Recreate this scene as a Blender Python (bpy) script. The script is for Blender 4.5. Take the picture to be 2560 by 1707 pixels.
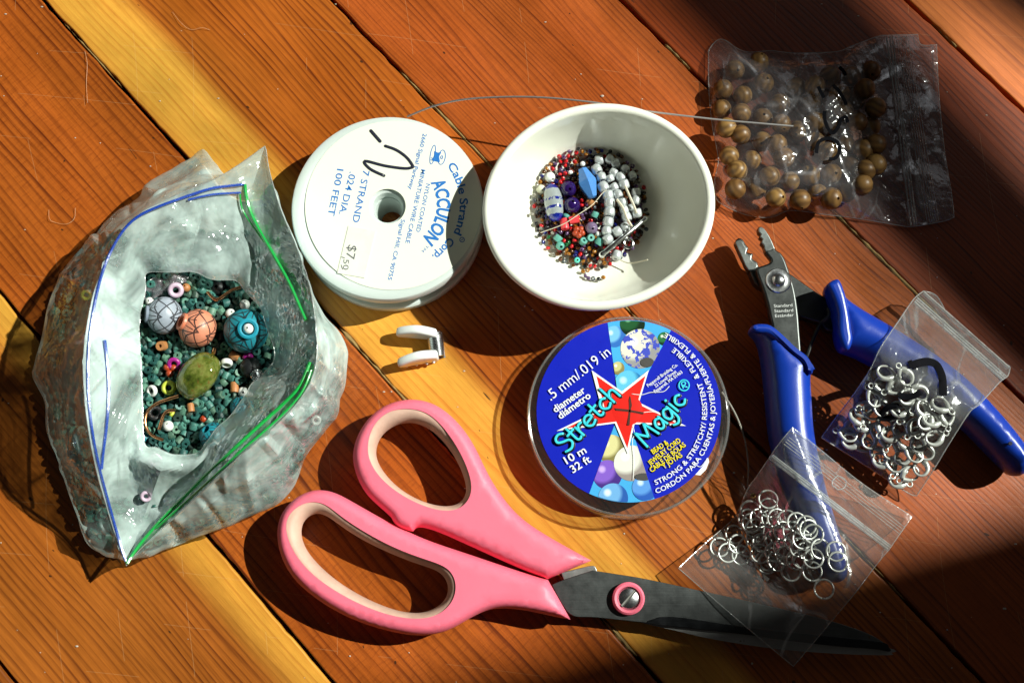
import bpy, bmesh, math, random
from mathutils import Vector, Matrix, noise
random.seed(11)
for o in list(bpy.data.objects): bpy.data.objects.remove(o)
sc = bpy.context.scene
COL = sc.collection
MM = 0.001

# ------------------------------------------------------------------ camera
FPX, TILT = 3200.0, math.radians(12.0)
SPX = 0.34 / 2560.0                       # metres per photo pixel on the floor at the picture centre
DIST = FPX * SPX
CAM = Vector((0, -DIST * math.sin(TILT), DIST * math.cos(TILT)))
cd = bpy.data.cameras.new('camera'); cam = bpy.data.objects.new('camera', cd); COL.objects.link(cam)
cam.location = CAM; cam.rotation_euler = (TILT, 0, 0)
cd.sensor_width = 36; cd.lens = FPX / 2560 * 36; cd.clip_start = 0.01; cd.clip_end = 50
sc.camera = cam

# ------------------------------------------------------------------ light
wd = bpy.data.worlds.new('World'); sc.world = wd; wd.use_nodes = True
bg = wd.node_tree.nodes['Background']; bg.inputs[0].default_value = (1.0, 0.94, 0.87, 1); bg.inputs[1].default_value = 0.026
TOSUN = Vector((1.008, 0.305, 1.0)).normalized()
ld = bpy.data.lights.new('sunlight_through_window', 'SPOT'); lamp = bpy.data.objects.new('sunlight_through_window', ld); COL.objects.link(lamp)
lamp.location = TOSUN * 6.0; lamp.rotation_euler = (-TOSUN).to_track_quat('-Z', 'Y').to_euler()
ld.energy = 2950; ld.shadow_soft_size = 0.027; ld.spot_size = math.radians(16); ld.spot_blend = 0.1; ld.color = (0.97, 1.0, 0.90)
ad = bpy.data.lights.new('window_skylight', 'AREA'); al = bpy.data.objects.new('window_skylight', ad); COL.objects.link(al)
ad.shape = 'RECTANGLE'; ad.size = 0.9; ad.size_y = 1.2; ad.energy = 1.2; ad.color = (0.92, 0.96, 1.0)
al.location = (1.0, 1.3, 1.3); al.rotation_euler = (-al.location).to_track_quat('-Z', 'Y').to_euler()
sc.render.engine = 'CYCLES'
sc.cycles.max_bounces = 7; sc.cycles.diffuse_bounces = 5; sc.cycles.glossy_bounces = 3; sc.cycles.transmission_bounces = 5
sc.cycles.use_adaptive_sampling = True; sc.cycles.adaptive_threshold = 0.025
sc.cycles.transparent_max_bounces = 32; sc.cycles.caustics_reflective = False; sc.cycles.caustics_refractive = False
sc.cycles.use_denoising = True
try: sc.cycles.denoiser = 'OPENIMAGEDENOISE'
except Exception: pass
sc.cycles.sample_clamp_indirect = 6
sc.view_settings.view_transform = 'Standard'; sc.view_settings.look = 'None'
sc.view_settings.exposure = 0.0; sc.view_settings.gamma = 1.0

# ------------------------------------------------------------------ helpers
_ct, _st = math.cos(TILT), math.sin(TILT)
def P(x, y, z=0.0):
    """photo pixel (2560 wide) -> the point of the place at height z (m)"""
    dx, dy, dz = (x - 1280) / FPX, -(y - 853.5) / FPX, -1.0
    d = Vector((dx, dy * _ct - dz * _st, dy * _st + dz * _ct))
    t = (z - CAM.z) / d.z
    return CAM + d * t
def Zm(x0, y0, s):
    return lambda pts: [(x0 + p[0] / s, y0 + p[1] / s) for p in pts]
ZA = Zm(640, 960, 2.3756); ZB = Zm(1380, 1380, 2.6727); ZC = Zm(1290, 770, 2.8); ZD = Zm(700, 230, 2.75)
ZE = Zm(1180, 230, 2.7516); ZF = Zm(1310, 350, 4.236); ZG = Zm(1780, 540, 2.2397); ZH = Zm(1660, 1050, 2.4894)
ZI = Zm(1740, 60, 2.9588); ZJ = Zm(60, 350, 2.8); ZK = Zm(60, 850, 2.7036); ZL = Zm(330, 660, 3.2); ZMc = Zm(880, 780, 8.4)
def PP(pts, z): return [P(x, y, z) for x, y in pts]

def smooth(pts, k=6, closed=True):
    pts = [Vector(p) for p in pts]; n = len(pts); out = []
    rng = range(n) if closed else range(n - 1)
    for i in rng:
        if closed: a, b, c, d = pts[i - 1], pts[i], pts[(i + 1) % n], pts[(i + 2) % n]
        else: a, b, c, d = pts[max(i - 1, 0)], pts[i], pts[i + 1], pts[min(i + 2, n - 1)]
        if (b - c).length < 1e-9: continue
        for j in range(k):
            t = j / k
            out.append(0.5 * ((2 * b) + (c - a) * t + (2 * a - 5 * b + 4 * c - d) * t * t + (3 * b - a - 3 * c + d) * t ** 3))
    if not closed: out.append(pts[-1])
    return out

ORG = {}
def tag(o, label=None, cat=None, group=None, kind=None):
    if label: o['label'] = label
    if cat: o['category'] = cat
    if group: o['group'] = group
    if kind: o['kind'] = kind
    return o
def thing(name, loc, label, cat, group=None):
    o = bpy.data.objects.new(name, None); COL.objects.link(o); o.location = loc; o.empty_display_size = 0.005
    ORG[o.name] = Vector(loc); return tag(o, label, cat, group)
def link(name, me, mat, parent=None, sm=True, ang=40):
    o = bpy.data.objects.new(name, me); COL.objects.link(o)
    if mat is not None and len(me.materials) == 0: me.materials.append(mat)
    if parent is not None: o.parent = parent; ORG[o.name] = ORG[parent.name]
    else: ORG[o.name] = Vector((0, 0, 0))
    if sm:
        me.polygons.foreach_set('use_smooth', [True] * len(me.polygons))
        if ang < 180: me.set_sharp_from_angle(angle=math.radians(ang))
    me.update(); return o
def build(name, V, Fc, mat, parent=None, sm=True, ang=40):
    off = ORG[parent.name] if parent is not None else Vector((0, 0, 0))
    me = bpy.data.meshes.new(name); me.from_pydata([tuple(Vector(v) - off) for v in V], [], Fc); me.validate()
    return link(name, me, mat, parent, sm, ang)
def solo(name, V, Fc, mat, label, cat, group=None, kind=None, sm=True, ang=40):
    """one-mesh thing with its origin at its base"""
    c = Vector((0, 0, 0))
    for v in V: c += Vector(v)
    c /= len(V); c.z = min(v[2] for v in V)
    me = bpy.data.meshes.new(name); me.from_pydata([tuple(Vector(v) - c) for v in V], [], Fc)
    o = link(name, me, mat, None, sm, ang); o.location = c; ORG[o.name] = c
    return tag(o, label, cat, group, kind)

class MB:
    def __init__(s): s.V = []; s.F = []
    def add(s, V, Fc):
        b = len(s.V); s.V += [Vector(v) for v in V]; s.F += [[i + b for i in f] for f in Fc]; return s
    def tube(s, pts, r, n=8, cap=True, closed=False, flat=None):
        V, Fc = tube(pts, r, n, cap, closed)
        if flat is not None: V = [Vector((v.x, v.y, flat[0] + (v.z - flat[0]) * flat[1])) for v in V]
        return s.add(V, Fc)
def tube(pts, r, n=8, cap=True, closed=False):
    pts = [Vector(p) for p in pts]; N = len(pts); V = []; Fc = []
    rr = r if callable(r) else (lambda t: r)
    nrm = None
    for i in range(N):
        if closed: t = (pts[(i + 1) % N] - pts[i - 1])
        else: t = pts[min(i + 1, N - 1)] - pts[max(i - 1, 0)]
        if t.length < 1e-12: t = Vector((1, 0, 0))
        t.normalize()
        if nrm is None:
            nrm = Vector((0, 0, 1)) if abs(t.z) < 0.9 else Vector((1, 0, 0))
        nrm = (nrm - t * nrm.dot(t))
        if nrm.length < 1e-9: nrm = t.orthogonal()
        nrm.normalize(); b = t.cross(nrm); R = rr(i / max(N - 1, 1))
        for k in range(n):
            a = 2 * math.pi * k / n; V.append(pts[i] + (nrm * math.cos(a) + b * math.sin(a)) * R)
    M = N if closed else N - 1
    for i in range(M):
        for k in range(n):
            a, b2 = i * n + k, i * n + (k + 1) % n; c, d = ((i + 1) % N) * n + (k + 1) % n, ((i + 1) % N) * n + k
            Fc.append([a, b2, c, d])
    if cap and not closed:
        Fc.append(list(range(n))[::-1]); Fc.append([(N - 1) * n + k for k in range(n)])
    return V, Fc
def lathe(prof, n=32, M=None, closed=False):
    """profile [(r,z)] turned about local z; r==0 ends become poles"""
    V = []; rows = []; Fc = []
    for r, z in prof:
        if r < 1e-9: rows.append([len(V)]); V.append(Vector((0, 0, z)))
        else:
            rows.append(list(range(len(V), len(V) + n)))
            V += [Vector((r * math.cos(2 * math.pi * k / n), r * math.sin(2 * math.pi * k / n), z)) for k in range(n)]
    pr = list(zip(rows, rows[1:]))
    if closed: pr.append((rows[-1], rows[0]))
    for A, B in pr:
        for k in range(n):
            k2 = (k + 1) % n
            if len(A) == 1 and len(B) == 1: continue
            if len(A) == 1: Fc.append([A[0], B[k2], B[k]])
            elif len(B) == 1: Fc.append([A[k], A[k2], B[0]])
            else: Fc.append([A[k], A[k2], B[k2], B[k]])
    if M is not None: V = [M @ v for v in V]
    return V, Fc
def area2(L): return sum(L[i - 1][0] * L[i][1] - L[i][0] * L[i - 1][1] for i in range(len(L)))
def plate_mesh(name, loops, z0, z1, bev=0.0, res=3):
    """flat solid from closed outlines (first outer, rest holes), edges rounded by bev"""
    cu = bpy.data.curves.new(name, 'CURVE'); cu.dimensions = '2D'; cu.fill_mode = 'BOTH'
    h = (z1 - z0) / 2; bev = min(bev, h * 0.999)
    cu.extrude = max(h - bev, 0.0); cu.bevel_depth = bev; cu.bevel_resolution = res; cu.offset = -bev
    for i, L in enumerate(loops):
        L = [(p[0], p[1]) for p in L]
        if (area2(L) > 0) != (i == 0): L = L[::-1]
        sp = cu.splines.new('POLY'); sp.points.add(len(L) - 1); sp.use_cyclic_u = True
        for q, p in zip(sp.points, L): q.co = (p[0], p[1], 0, 1)
    ob = bpy.data.objects.new('tmp', cu); me = bpy.data.meshes.new_from_object(ob); me = me.copy() if me.users else me
    bpy.data.objects.remove(ob); bpy.data.curves.remove(cu); me.name = name
    m = (z0 + z1) / 2
    V = [Vector((v.co.x, v.co.y, v.co.z + m)) for v in me.vertices]; Fc = [list(p.vertices) for p in me.polygons]
    bpy.data.meshes.remove(me)
    return V, Fc
def plate(name, loops, z0, z1, bev, mat, parent=None, zfun=None, ang=40, res=3):
    V, Fc = plate_mesh(name, loops, z0, z1, bev, res)
    if zfun: V = [Vector((v.x, v.y, v.z + zfun(v.x, v.y))) for v in V]
    return build(name, V, Fc, mat, parent, True, ang)
def pillow(name, loops, z0, z1, b, mat, parent, edge=0.45, step=0.0022, dome=None):
    """solid with a softly domed rim: height follows the distance to the outline"""
    from mathutils.geometry import delaunay_2d_cdt
    segs = []; pts = []; eds = []; zm = z0 + (z1 - z0) * edge
    def thin(L):
        out = []
        for p in L:
            if not out or math.hypot(p[0] - out[-1][0], p[1] - out[-1][1]) > 0.0005: out.append((p[0], p[1]))
        return out
    loops = [thin(L) for L in loops]
    for i, L in enumerate(loops):
        if (area2(L) > 0) != (i == 0): L = L[::-1]; loops[i] = L
        b0 = len(pts); pts += L; n = len(L)
        for k in range(n): eds.append((b0 + k, b0 + (k + 1) % n)); (segs.append((L[k], L[(k + 1) % n])) if dome is None or i in dome else None)
    def dist(x, y):
        m = 1e9
        for (ax, ay), (bx, by) in segs:
            vx, vy = bx - ax, by - ay; t = ((x - ax) * vx + (y - ay) * vy) / (vx * vx + vy * vy + 1e-18); t = 0 if t < 0 else 1 if t > 1 else t
            q = (x - ax - vx * t) ** 2 + (y - ay - vy * t) ** 2
            if q < m: m = q
        return math.sqrt(m)
    inside = lambda x, y: inpoly(x, y, loops[0]) and not any(inpoly(x, y, H) for H in loops[1:])
    D = [dist(p[0], p[1]) for p in pts] if dome is not None else [0.0] * len(pts)
    for L in list(loops):
        n = len(L)
        for k in range(n):
            tx, ty = L[(k + 1) % n][0] - L[k - 1][0], L[(k + 1) % n][1] - L[k - 1][1]; l = math.hypot(tx, ty) or 1; nx, ny = -ty / l, tx / l
            for j, f in enumerate((0.05, 0.14, 0.27, 0.44, 0.7, 1.0)):
                if j >= 4 and k % 2: continue
                x, y = L[k][0] + nx * b * f, L[k][1] + ny * b * f
                if not inside(x, y): continue
                d = dist(x, y)
                if d > b * f * 0.8: pts.append((x, y)); D.append(d)
    xs = [p[0] for p in loops[0]]; ys = [p[1] for p in loops[0]]; x = min(xs)
    while x < max(xs):
        y = min(ys)
        while y < max(ys):
            if inside(x, y):
                d = dist(x, y)
                if d > b * 1.1: pts.append((x, y)); D.append(d)
            y += step
        x += step
    r = delaunay_2d_cdt([Vector(p) for p in pts], eds, [], 0, 1e-7)
    vs = r[0]; org = r[3]; h = [0.0] * len(vs)
    for i, v in enumerate(vs):
        d = D[org[i][0]] if org[i] else dist(v.x, v.y); t = max(0.0, 1 - d / b) if d > 1e-7 else 1.0; h[i] = (1 - t * t) ** 0.5 if t < 1 else 0.0
    V = [Vector((v.x, v.y, zm + (z1 - zm) * h[i])) for i, v in enumerate(vs)] + [Vector((v.x, v.y, zm - (zm - z0) * min(1, h[i] * 1.2))) for i, v in enumerate(vs)]
    nv = len(vs); Fc = []
    for f in r[2]:
        cx = sum(vs[i].x for i in f) / len(f); cy = sum(vs[i].y for i in f) / len(f)
        if not inside(cx, cy): continue
        f = list(f); a = sum(vs[f[i - 1]].x * vs[f[i]].y - vs[f[i]].x * vs[f[i - 1]].y for i in range(len(f)))
        if a < 0: f = f[::-1]
        Fc.append(f); Fc.append([i + nv if h[i] > 1e-4 else i for i in f][::-1])
    return build(name, V, Fc, mat, parent, True, 180)
def glyphs(body, bold=0.0, shear=0.0, spacing=1.0):
    cu = bpy.data.curves.new('t', 'FONT'); cu.body = body; cu.size = 1; cu.offset = bold; cu.shear = shear; cu.space_character = spacing
    cu.resolution_u = 3
    ob = bpy.data.objects.new('tmp', cu); me = bpy.data.meshes.new_from_object(ob)
    V = [v.co.copy() for v in me.vertices]; Fc = [list(p.vertices) for p in me.polygons]
    bpy.data.objects.remove(ob); bpy.data.curves.remove(cu); bpy.data.meshes.remove(me)
    return V, Fc
CAPH = 0.73
def text_line(name, body, p0, p1, cap, z, mat, parent, bold=0.0, shear=0.0, zf=None):
    """lettering laid from photo pixel p0 to p1 (baseline), capital height cap px, at height z"""
    V, Fc = glyphs(body, bold, shear)
    xs = [v.x for v in V]; x0, x1 = min(xs), max(xs)
    a, b = P(*p0, z), P(*p1, z); u = b - a; w = u.length; u.normalize(); n = Vector((-u.y, u.x, 0))
    sx = w / (x1 - x0); sy = cap * SPX * (1 - z / CAM.z) / CAPH
    out = []
    for v in V:
        q = a + u * ((v.x - x0) * sx) + n * (v.y * sy)
        if zf: q.z = zf(q.x, q.y)
        out.append(q)
    return build(name, out, Fc, mat, parent, False)
def arc_text(name, body, c, r, a0, a1, cap, z, mat, parent, bold=0.0, inward=False, shear=0.0):
    """lettering on an arc about photo pixel c; angles in degrees measured clockwise in the picture from +x; reads from a0 to a1"""
    V, Fc = glyphs(body, bold, shear)
    xs = [v.x for v in V]; x0, x1 = min(xs), max(xs); out = []
    for v in V:
        t = (v.x - x0) / (x1 - x0); a = math.radians(a0 + (a1 - a0) * t); rad = r + (-1 if inward else 1) * v.y / CAPH * cap
        out.append(P(c[0] + rad * math.cos(a), c[1] + rad * math.sin(a), z))
    o = build(name, out, Fc, mat, parent, False)
    return o
def strokes(name, lines, w, z, mat, parent, flat=0.12, k=5, taper=None):
    """round pen strokes lying flat at height z; lines are lists of photo pixels, w px wide"""
    m = MB(); r = w * SPX / 2
    for L in lines:
        pts = [Vector((q.x, q.y, z)) for q in (P(p[0], p[1], z) for p in smooth([Vector((p[0], p[1])) for p in L], k, False))]
        rr = (lambda t: r * (0.25 + 0.75 * math.sin(math.pi * min(max(t, 0.02), 0.98)) ** 0.5)) if taper else r
        V, Fc = tube(pts, rr, 8)
        # rounded ends
        for q in (pts[0], pts[-1]):
            R = r * (0.25 if taper else 1)
            m.add(*lathe([(0, R)] + [(R * math.sin(a), R * math.cos(a)) for a in (0.5, 1.0, 1.57, 2.1, 2.6)] + [(0, -R)], 10, Matrix.Translation(q)))
        m.add(V, Fc)
    m.V = [Vector((v.x, v.y, z + (v.z - z) * flat)) for v in m.V]
    return build(name, m.V, m.F, mat, parent, True, 180)
def nz(x, y, z=0.0, s=1.0): return noise.noise(Vector((x * s, y * s, z)))
def inpoly(x, y, L):
    c = False; n = len(L); j = n - 1
    for i in range(n):
        if (L[i][1] > y) != (L[j][1] > y) and x < (L[j][0] - L[i][0]) * (y - L[i][1]) / (L[j][1] - L[i][1]) + L[i][0]: c = not c
        j = i
    return c

# ------------------------------------------------------------------ materials
class NT:
    def __init__(s, name):
        s.m = bpy.data.materials.new(name); s.m.use_nodes = True; s.t = s.m.node_tree; s.t.nodes.clear()
        s.out = s.n('ShaderNodeOutputMaterial')
    def n(s, ty, **kw):
        nd = s.t.nodes.new(ty)
        for k, v in kw.items(): setattr(nd, k, v)
        return nd
    def l(s, a, b): s.t.links.new(a, b)
    def val(s, sock, v):
        if hasattr(v, 'is_linked') or isinstance(v, bpy.types.NodeSocket): s.l(v, sock)
        else: sock.default_value = v
    def math(s, op, a, b=0.0, c=None, clamp=False):
        nd = s.n('ShaderNodeMath', operation=op, use_clamp=clamp); s.val(nd.inputs[0], a); s.val(nd.inputs[1], b)
        if c is not None: s.val(nd.inputs[2], c)
        return nd.outputs[0]
    def mix(s, f, a, b, blend='MIX'):
        nd = s.n('ShaderNodeMix', data_type='RGBA', blend_type=blend); s.val(nd.inputs[0], f); s.val(nd.inputs[6], a); s.val(nd.inputs[7], b); return nd.outputs[2]
    def ramp(s, f, stops):
        nd = s.n('ShaderNodeValToRGB'); cr = nd.color_ramp
        while len(cr.elements) > 1: cr.elements.remove(cr.elements[-1])
        cr.elements[0].position = stops[0][0]; cr.elements[0].color = stops[0][1]
        for p, c in stops[1:]:
            e = cr.elements.new(p); e.color = c
        s.l(f, nd.inputs[0]); return nd.outputs[0]
    def noise(s, vec, scale, detail=3, rough=0.5, dist=0.0):
        nd = s.n('ShaderNodeTexNoise'); nd.inputs['Scale'].default_value = scale; nd.inputs['Detail'].default_value = detail
        nd.inputs['Roughness'].default_value = rough; nd.inputs['Distortion'].default_value = dist
        if vec is not None: s.l(vec, nd.inputs['Vector'])
        return nd.outputs[0]
    def mapping(s, vec, sc_=(1, 1, 1), loc=(0, 0, 0), rot=(0, 0, 0)):
        nd = s.n('ShaderNodeMapping'); nd.inputs['Scale'].default_value = sc_; nd.inputs['Location'].default_value = loc; nd.inputs['Rotation'].default_value = rot
        s.l(vec, nd.inputs['Vector']); return nd.outputs[0]
    def bump(s, h, strength=0.3, dist=0.0003, nrm=None):
        nd = s.n('ShaderNodeBump'); nd.inputs['Strength'].default_value = strength; nd.inputs['Distance'].default_value = dist; s.l(h, nd.inputs['Height'])
        if nrm is not None: s.l(nrm, nd.inputs['Normal'])
        return nd.outputs[0]
    def bsdf(s, col, rough=0.5, metal=0.0, spec=0.5, **kw):
        nd = s.n('ShaderNodeBsdfPrincipled'); s.val(nd.inputs['Base Color'], col); s.val(nd.inputs['Roughness'], rough); s.val(nd.inputs['Metallic'], metal)
        nd.inputs['Specular IOR Level'].default_value = spec
        for k, v in kw.items(): s.val(nd.inputs[k.replace('_', ' ')], v)
        s.l(nd.outputs[0], s.out.inputs[0]); return nd
    def obj(s): return s.n('ShaderNodeTexCoord').outputs['Object']
def c4(c): return (c[0], c[1], c[2], 1.0)
def srgb(r, g, b, k=1.0):
    f = lambda v: (v / 255 / 12.92 if v / 255 <= 0.04045 else ((v / 255 + 0.055) / 1.055) ** 2.4) * k
    return (f(r), f(g), f(b), 1.0)
def plain(name, col, rough=0.5, metal=0.0, spec=0.5, var=0.06, vs=400.0, bmp=0.08, bs=2500.0, bd=0.0001, **kw):
    """plain surface with slight mottling and fine relief"""
    t = NT(name); o = t.obj()
    nn = t.noise(o, vs, 4, 0.6)
    f = t.math('MULTIPLY_ADD', nn, 2 * var, 1 - var)
    mul = t.n('ShaderNodeMix', data_type='RGBA', blend_type='MULTIPLY'); mul.inputs[0].default_value = 1.0; mul.inputs[6].default_value = c4(col)
    cmb = t.n('ShaderNodeCombineColor'); [t.l(f, cmb.inputs[i]) for i in range(3)]; t.l(cmb.outputs[0], mul.inputs[7])
    r2 = t.math('MULTIPLY_ADD', nn, 0.15, rough - 0.075, clamp=True)
    b = t.bsdf(mul.outputs[2], r2, metal, spec, **kw)
    if bmp: t.l(t.bump(t.noise(o, bs, 3), bmp, bd), b.inputs['Normal'])
    return t.m
def film(name, haze=0.3, tint=(0.97, 0.98, 0.97), gloss=0.10, rough=0.16, bs=160.0, bstr=0.5, hazecol=(0.82, 0.86, 0.84), trans=0.5, streak=1.0, bd=0.0012, cre=0.18, fine=0.0, lines=0.0, lsc=0.35, attr=False, fres=0.35):
    """thin crinkled plastic film: see-through, slightly milky, with sharp glints"""
    t = NT(name); o = t.n('ShaderNodeNewGeometry').outputs['Position']
    n1 = t.noise(o, bs, 4, 0.6, 0.6)
    v = t.n('ShaderNodeTexVoronoi', feature='DISTANCE_TO_EDGE'); v.inputs['Scale'].default_value = bs * 0.8
    wv = t.n('ShaderNodeVectorMath', operation='ADD'); t.l(o, wv.inputs[0])
    nv = t.n('ShaderNodeTexNoise'); nv.inputs['Scale'].default_value = bs * 0.7; t.l(o, nv.inputs['Vector'])
    sv = t.n('ShaderNodeVectorMath', operation='SCALE'); t.l(nv.outputs[1], sv.inputs[0]); sv.inputs[3].default_value = 0.6 / bs; t.l(sv.outputs[0], wv.inputs[1]); t.l(wv.outputs[0], v.inputs['Vector'])
    crease = t.math('MINIMUM', t.math('MULTIPLY', v.outputs['Distance'], 1.6), cre)
    h = t.math('ADD', n1, crease)
    if fine: h = t.math('ADD', h, t.math('MULTIPLY', t.noise(o, bs * 4, 2, 0.5, 0.5), fine))
    bp = t.bump(h, bstr, bd)
    tr = t.n('ShaderNodeBsdfTransparent'); tr.inputs[0].default_value = c4(tint)
    df = t.n('ShaderNodeBsdfDiffuse'); df.inputs[0].default_value = c4(hazecol); pass
    tl = t.n('ShaderNodeBsdfTranslucent'); tl.inputs[0].default_value = c4(hazecol); pass
    hz = t.n('ShaderNodeMixShader'); hz.inputs[0].default_value = trans; t.l(df.outputs[0], hz.inputs[1]); t.l(tl.outputs[0], hz.inputs[2])
    m1 = t.n('ShaderNodeMixShader'); t.l(tr.outputs[0], m1.inputs[1]); t.l(hz.outputs[0], m1.inputs[2])
    hf = t.math('MULTIPLY', t.math('MULTIPLY_ADD', t.math('SUBTRACT', n1, 0.5), 2.2 * streak, 1.0), haze, clamp=True); t.l(hf, m1.inputs[0])
    lm = None
    if attr:
        at = t.n('ShaderNodeAttribute'); at.attribute_name = 'crease'; lm = at.outputs['Fac']
        hf = t.math('MAXIMUM', hf, t.math('MULTIPLY', lm, lines)); t.l(hf, m1.inputs[0])
    elif lines:
        v2 = t.n('ShaderNodeTexVoronoi', feature='DISTANCE_TO_EDGE'); v2.inputs['Scale'].default_value = 1.0
        mp = t.mapping(wv.outputs[0], (bs * lsc * 1.7, bs * lsc, bs * lsc * 0.6), rot=(0.3, 0.2, 0.6)); t.l(mp, v2.inputs['Vector'])
        mr = t.n('ShaderNodeMapRange', interpolation_type='SMOOTHSTEP'); t.l(v2.outputs['Distance'], mr.inputs[0]); mr.inputs[1].default_value = 0.0; mr.inputs[2].default_value = 0.05; mr.inputs[3].default_value = 1.0; mr.inputs[4].default_value = 0.0
        lm = t.math('MULTIPLY', mr.outputs[0], t.math('MULTIPLY_ADD', n1, 4.0, -1.7, clamp=True))
        hf = t.math('MAXIMUM', hf, t.math('MULTIPLY', lm, lines)); t.l(hf, m1.inputs[0])
    gl = t.n('ShaderNodeBsdfGlossy'); gl.inputs['Roughness'].default_value = rough; gl.inputs[0].default_value = (1, 1, 1, 1); t.l(bp, gl.inputs['Normal'])
    lw = t.n('ShaderNodeLayerWeight'); lw.inputs[0].default_value = 0.3
    gf = t.math('MULTIPLY_ADD', lw.outputs['Facing'], fres, gloss, clamp=True)
    if lm is not None: gf = t.math('MULTIPLY_ADD', lm, 0.35, gf, clamp=True)
    m2 = t.n('ShaderNodeMixShader'); t.l(gf, m2.inputs[0]); t.l(m1.outputs[0], m2.inputs[1]); t.l(gl.outputs[0], m2.inputs[2])
    t.l(m2.outputs[0], t.out.inputs[0]); return t.m
# ================================================================== SETTING
def wood(name, light, dark, wl, strip=None, stripcol=None, seed=0.0, contrast=1.0, curve=3.0, ray=0.0):
    t = NT(name); o = t.obj()
    mm = t.mapping(o, (1000, 1000, 1000), (seed * 137.0, 0, seed * 31.0))
    sp = t.n('ShaderNodeSeparateXYZ'); t.l(mm, sp.inputs[0])
    low = t.noise(t.mapping(mm, (0.006, 0.024, 0.03)), 1.0, 2, 0.5)
    med = t.noise(t.mapping(mm, (0.006, 0.16, 0.1)), 1.0, 3, 0.5)
    y2 = t.math('ADD', sp.outputs[1], t.math('ADD', t.math('MULTIPLY', t.math('SUBTRACT', low, 0.5), curve * 4), t.math('MULTIPLY', t.math('SUBTRACT', med, 0.5), 3.6)))
    fr = t.math('FRACT', t.math('MULTIPLY', y2, 1.0 / wl))
    late = t.ramp(fr, [(0.0, (1, 1, 1, 1)), (0.10, (0.1, 0.1, 0.1, 1)), (0.5, (0.12, 0.12, 0.12, 1)), (0.82, (0.75, 0.75, 0.75, 1)), (1.0, (1, 1, 1, 1))])
    fr2 = t.math('FRACT', t.math('MULTIPLY', y2, 1.0 / (wl * 2.63)))
    late = t.math('MULTIPLY', late, t.math('MULTIPLY_ADD', fr2, 0.7, 0.5))
    fib = t.noise(t.mapping(mm, (0.05, 2.6, 1)), 1.0, 4, 0.65)
    fib2 = t.noise(t.mapping(mm, (0.25, 6.0, 1)), 1.0, 2, 0.6)
    amp = t.math('MULTIPLY_ADD', t.noise(t.mapping(mm, (0.008, 0.10, 1)), 1.0, 3), 2.8, -0.62, clamp=True)
    f = t.math('MULTIPLY', t.math('MULTIPLY', late, amp), contrast)
    f = t.math('ADD', f, t.math('MULTIPLY', t.math('SUBTRACT', fib, 0.42), 1.0), clamp=True)
    col = t.mix(f, light, dark)
    if strip:
        yw = t.math('ADD', sp.outputs[1], t.math('MULTIPLY', t.math('SUBTRACT', low, 0.5), 5.0))
        a, b, soft = strip
        m1 = t.n('ShaderNodeMapRange', interpolation_type='SMOOTHSTEP'); t.l(yw, m1.inputs[0]); m1.inputs[1].default_value = a; m1.inputs[2].default_value = a + soft
        m2 = t.n('ShaderNodeMapRange', interpolation_type='SMOOTHSTEP'); t.l(yw, m2.inputs[0]); m2.inputs[1].default_value = b - soft; m2.inputs[2].default_value = b; m2.inputs[3].default_value = 1; m2.inputs[4].default_value = 0
        msk = t.math('MULTIPLY', m1.outputs[0], m2.outputs[0])
        sc2 = t.mix(t.math('MULTIPLY', f, 0.55), stripcol, light)
        col = t.mix(msk, col, sc2)
    hv = t.noise(t.mapping(mm, (0.007, 0.022, 1), (seed * 51, 7, 0)), 1.0, 2, 0.5)
    hm_ = t.n('ShaderNodeMix', data_type='RGBA', blend_type='MULTIPLY'); t.l(t.math('MULTIPLY_ADD', hv, 2.4, -0.8, clamp=True), hm_.inputs[0]); t.l(col, hm_.inputs[6]); hm_.inputs[7].default_value = (0.82, 1.02, 1.1, 1); col = hm_.outputs[2]
    # blotches and fine pores
    bl = t.noise(t.mapping(mm, (0.014, 0.035, 1)), 1.0, 4, 0.65)
    pores = t.math('MULTIPLY_ADD', fib2, 0.5, 0.75)
    k = t.math('MULTIPLY', t.math('MULTIPLY_ADD', bl, 1.3, 0.36), pores)
    kc = t.n('ShaderNodeCombineColor'); [t.l(k, kc.inputs[i]) for i in range(3)]
    col = t.mix(1.0, col, kc.outputs[0], 'MULTIPLY')
    if ray:
        rf = t.noise(t.mapping(mm, (1.4, 0.22, 1)), 1.0, 3, 0.6)
        col = t.mix(t.math('MULTIPLY', t.math('SUBTRACT', rf, 0.5, clamp=True), ray, clamp=True), col, dark)
    # dark dents along the grain
    dn = t.noise(t.mapping(mm, (0.07, 0.45, 1), (seed * 11, 3, 0)), 1.0, 2, 0.5)
    dm = t.math('GREATER_THAN', dn, 0.755)
    dn2 = t.noise(t.mapping(mm, (0.22, 0.30, 1), (seed * 5, 40, 0)), 1.0, 1, 0.5)
    dm2 = t.math('GREATER_THAN', dn2, 0.785)
    dd = t.math('MAXIMUM', dm, dm2)
    col = t.mix(t.math('MULTIPLY', dd, 0.85), col, (0.02, 0.012, 0.006, 1))
    # fine pale scratches in several directions
    sc_m = None
    for ang, s0, d in ((0.9, 0.019, 6), (2.2, 0.015, 11)):
        wv = t.n('ShaderNodeTexWave', wave_type='BANDS', bands_direction='X'); wv.inputs['Scale'].default_value = s0; wv.inputs['Distortion'].default_value = d
        wv.inputs['Detail'].default_value = 1; wv.inputs['Detail Scale'].default_value = 0.25
        t.l(t.mapping(mm, (1, 1, 1), (seed * 77, 9, 0), (0, 0, ang)), wv.inputs[0])
        th = t.math('GREATER_THAN', wv.outputs['Fac'], 0.99988)
        gate = t.math('GREATER_THAN', t.noise(t.mapping(mm, (0.035, 0.035, 1), (ang * 91, seed * 13, 5)), 1.0, 1), 0.55)
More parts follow.
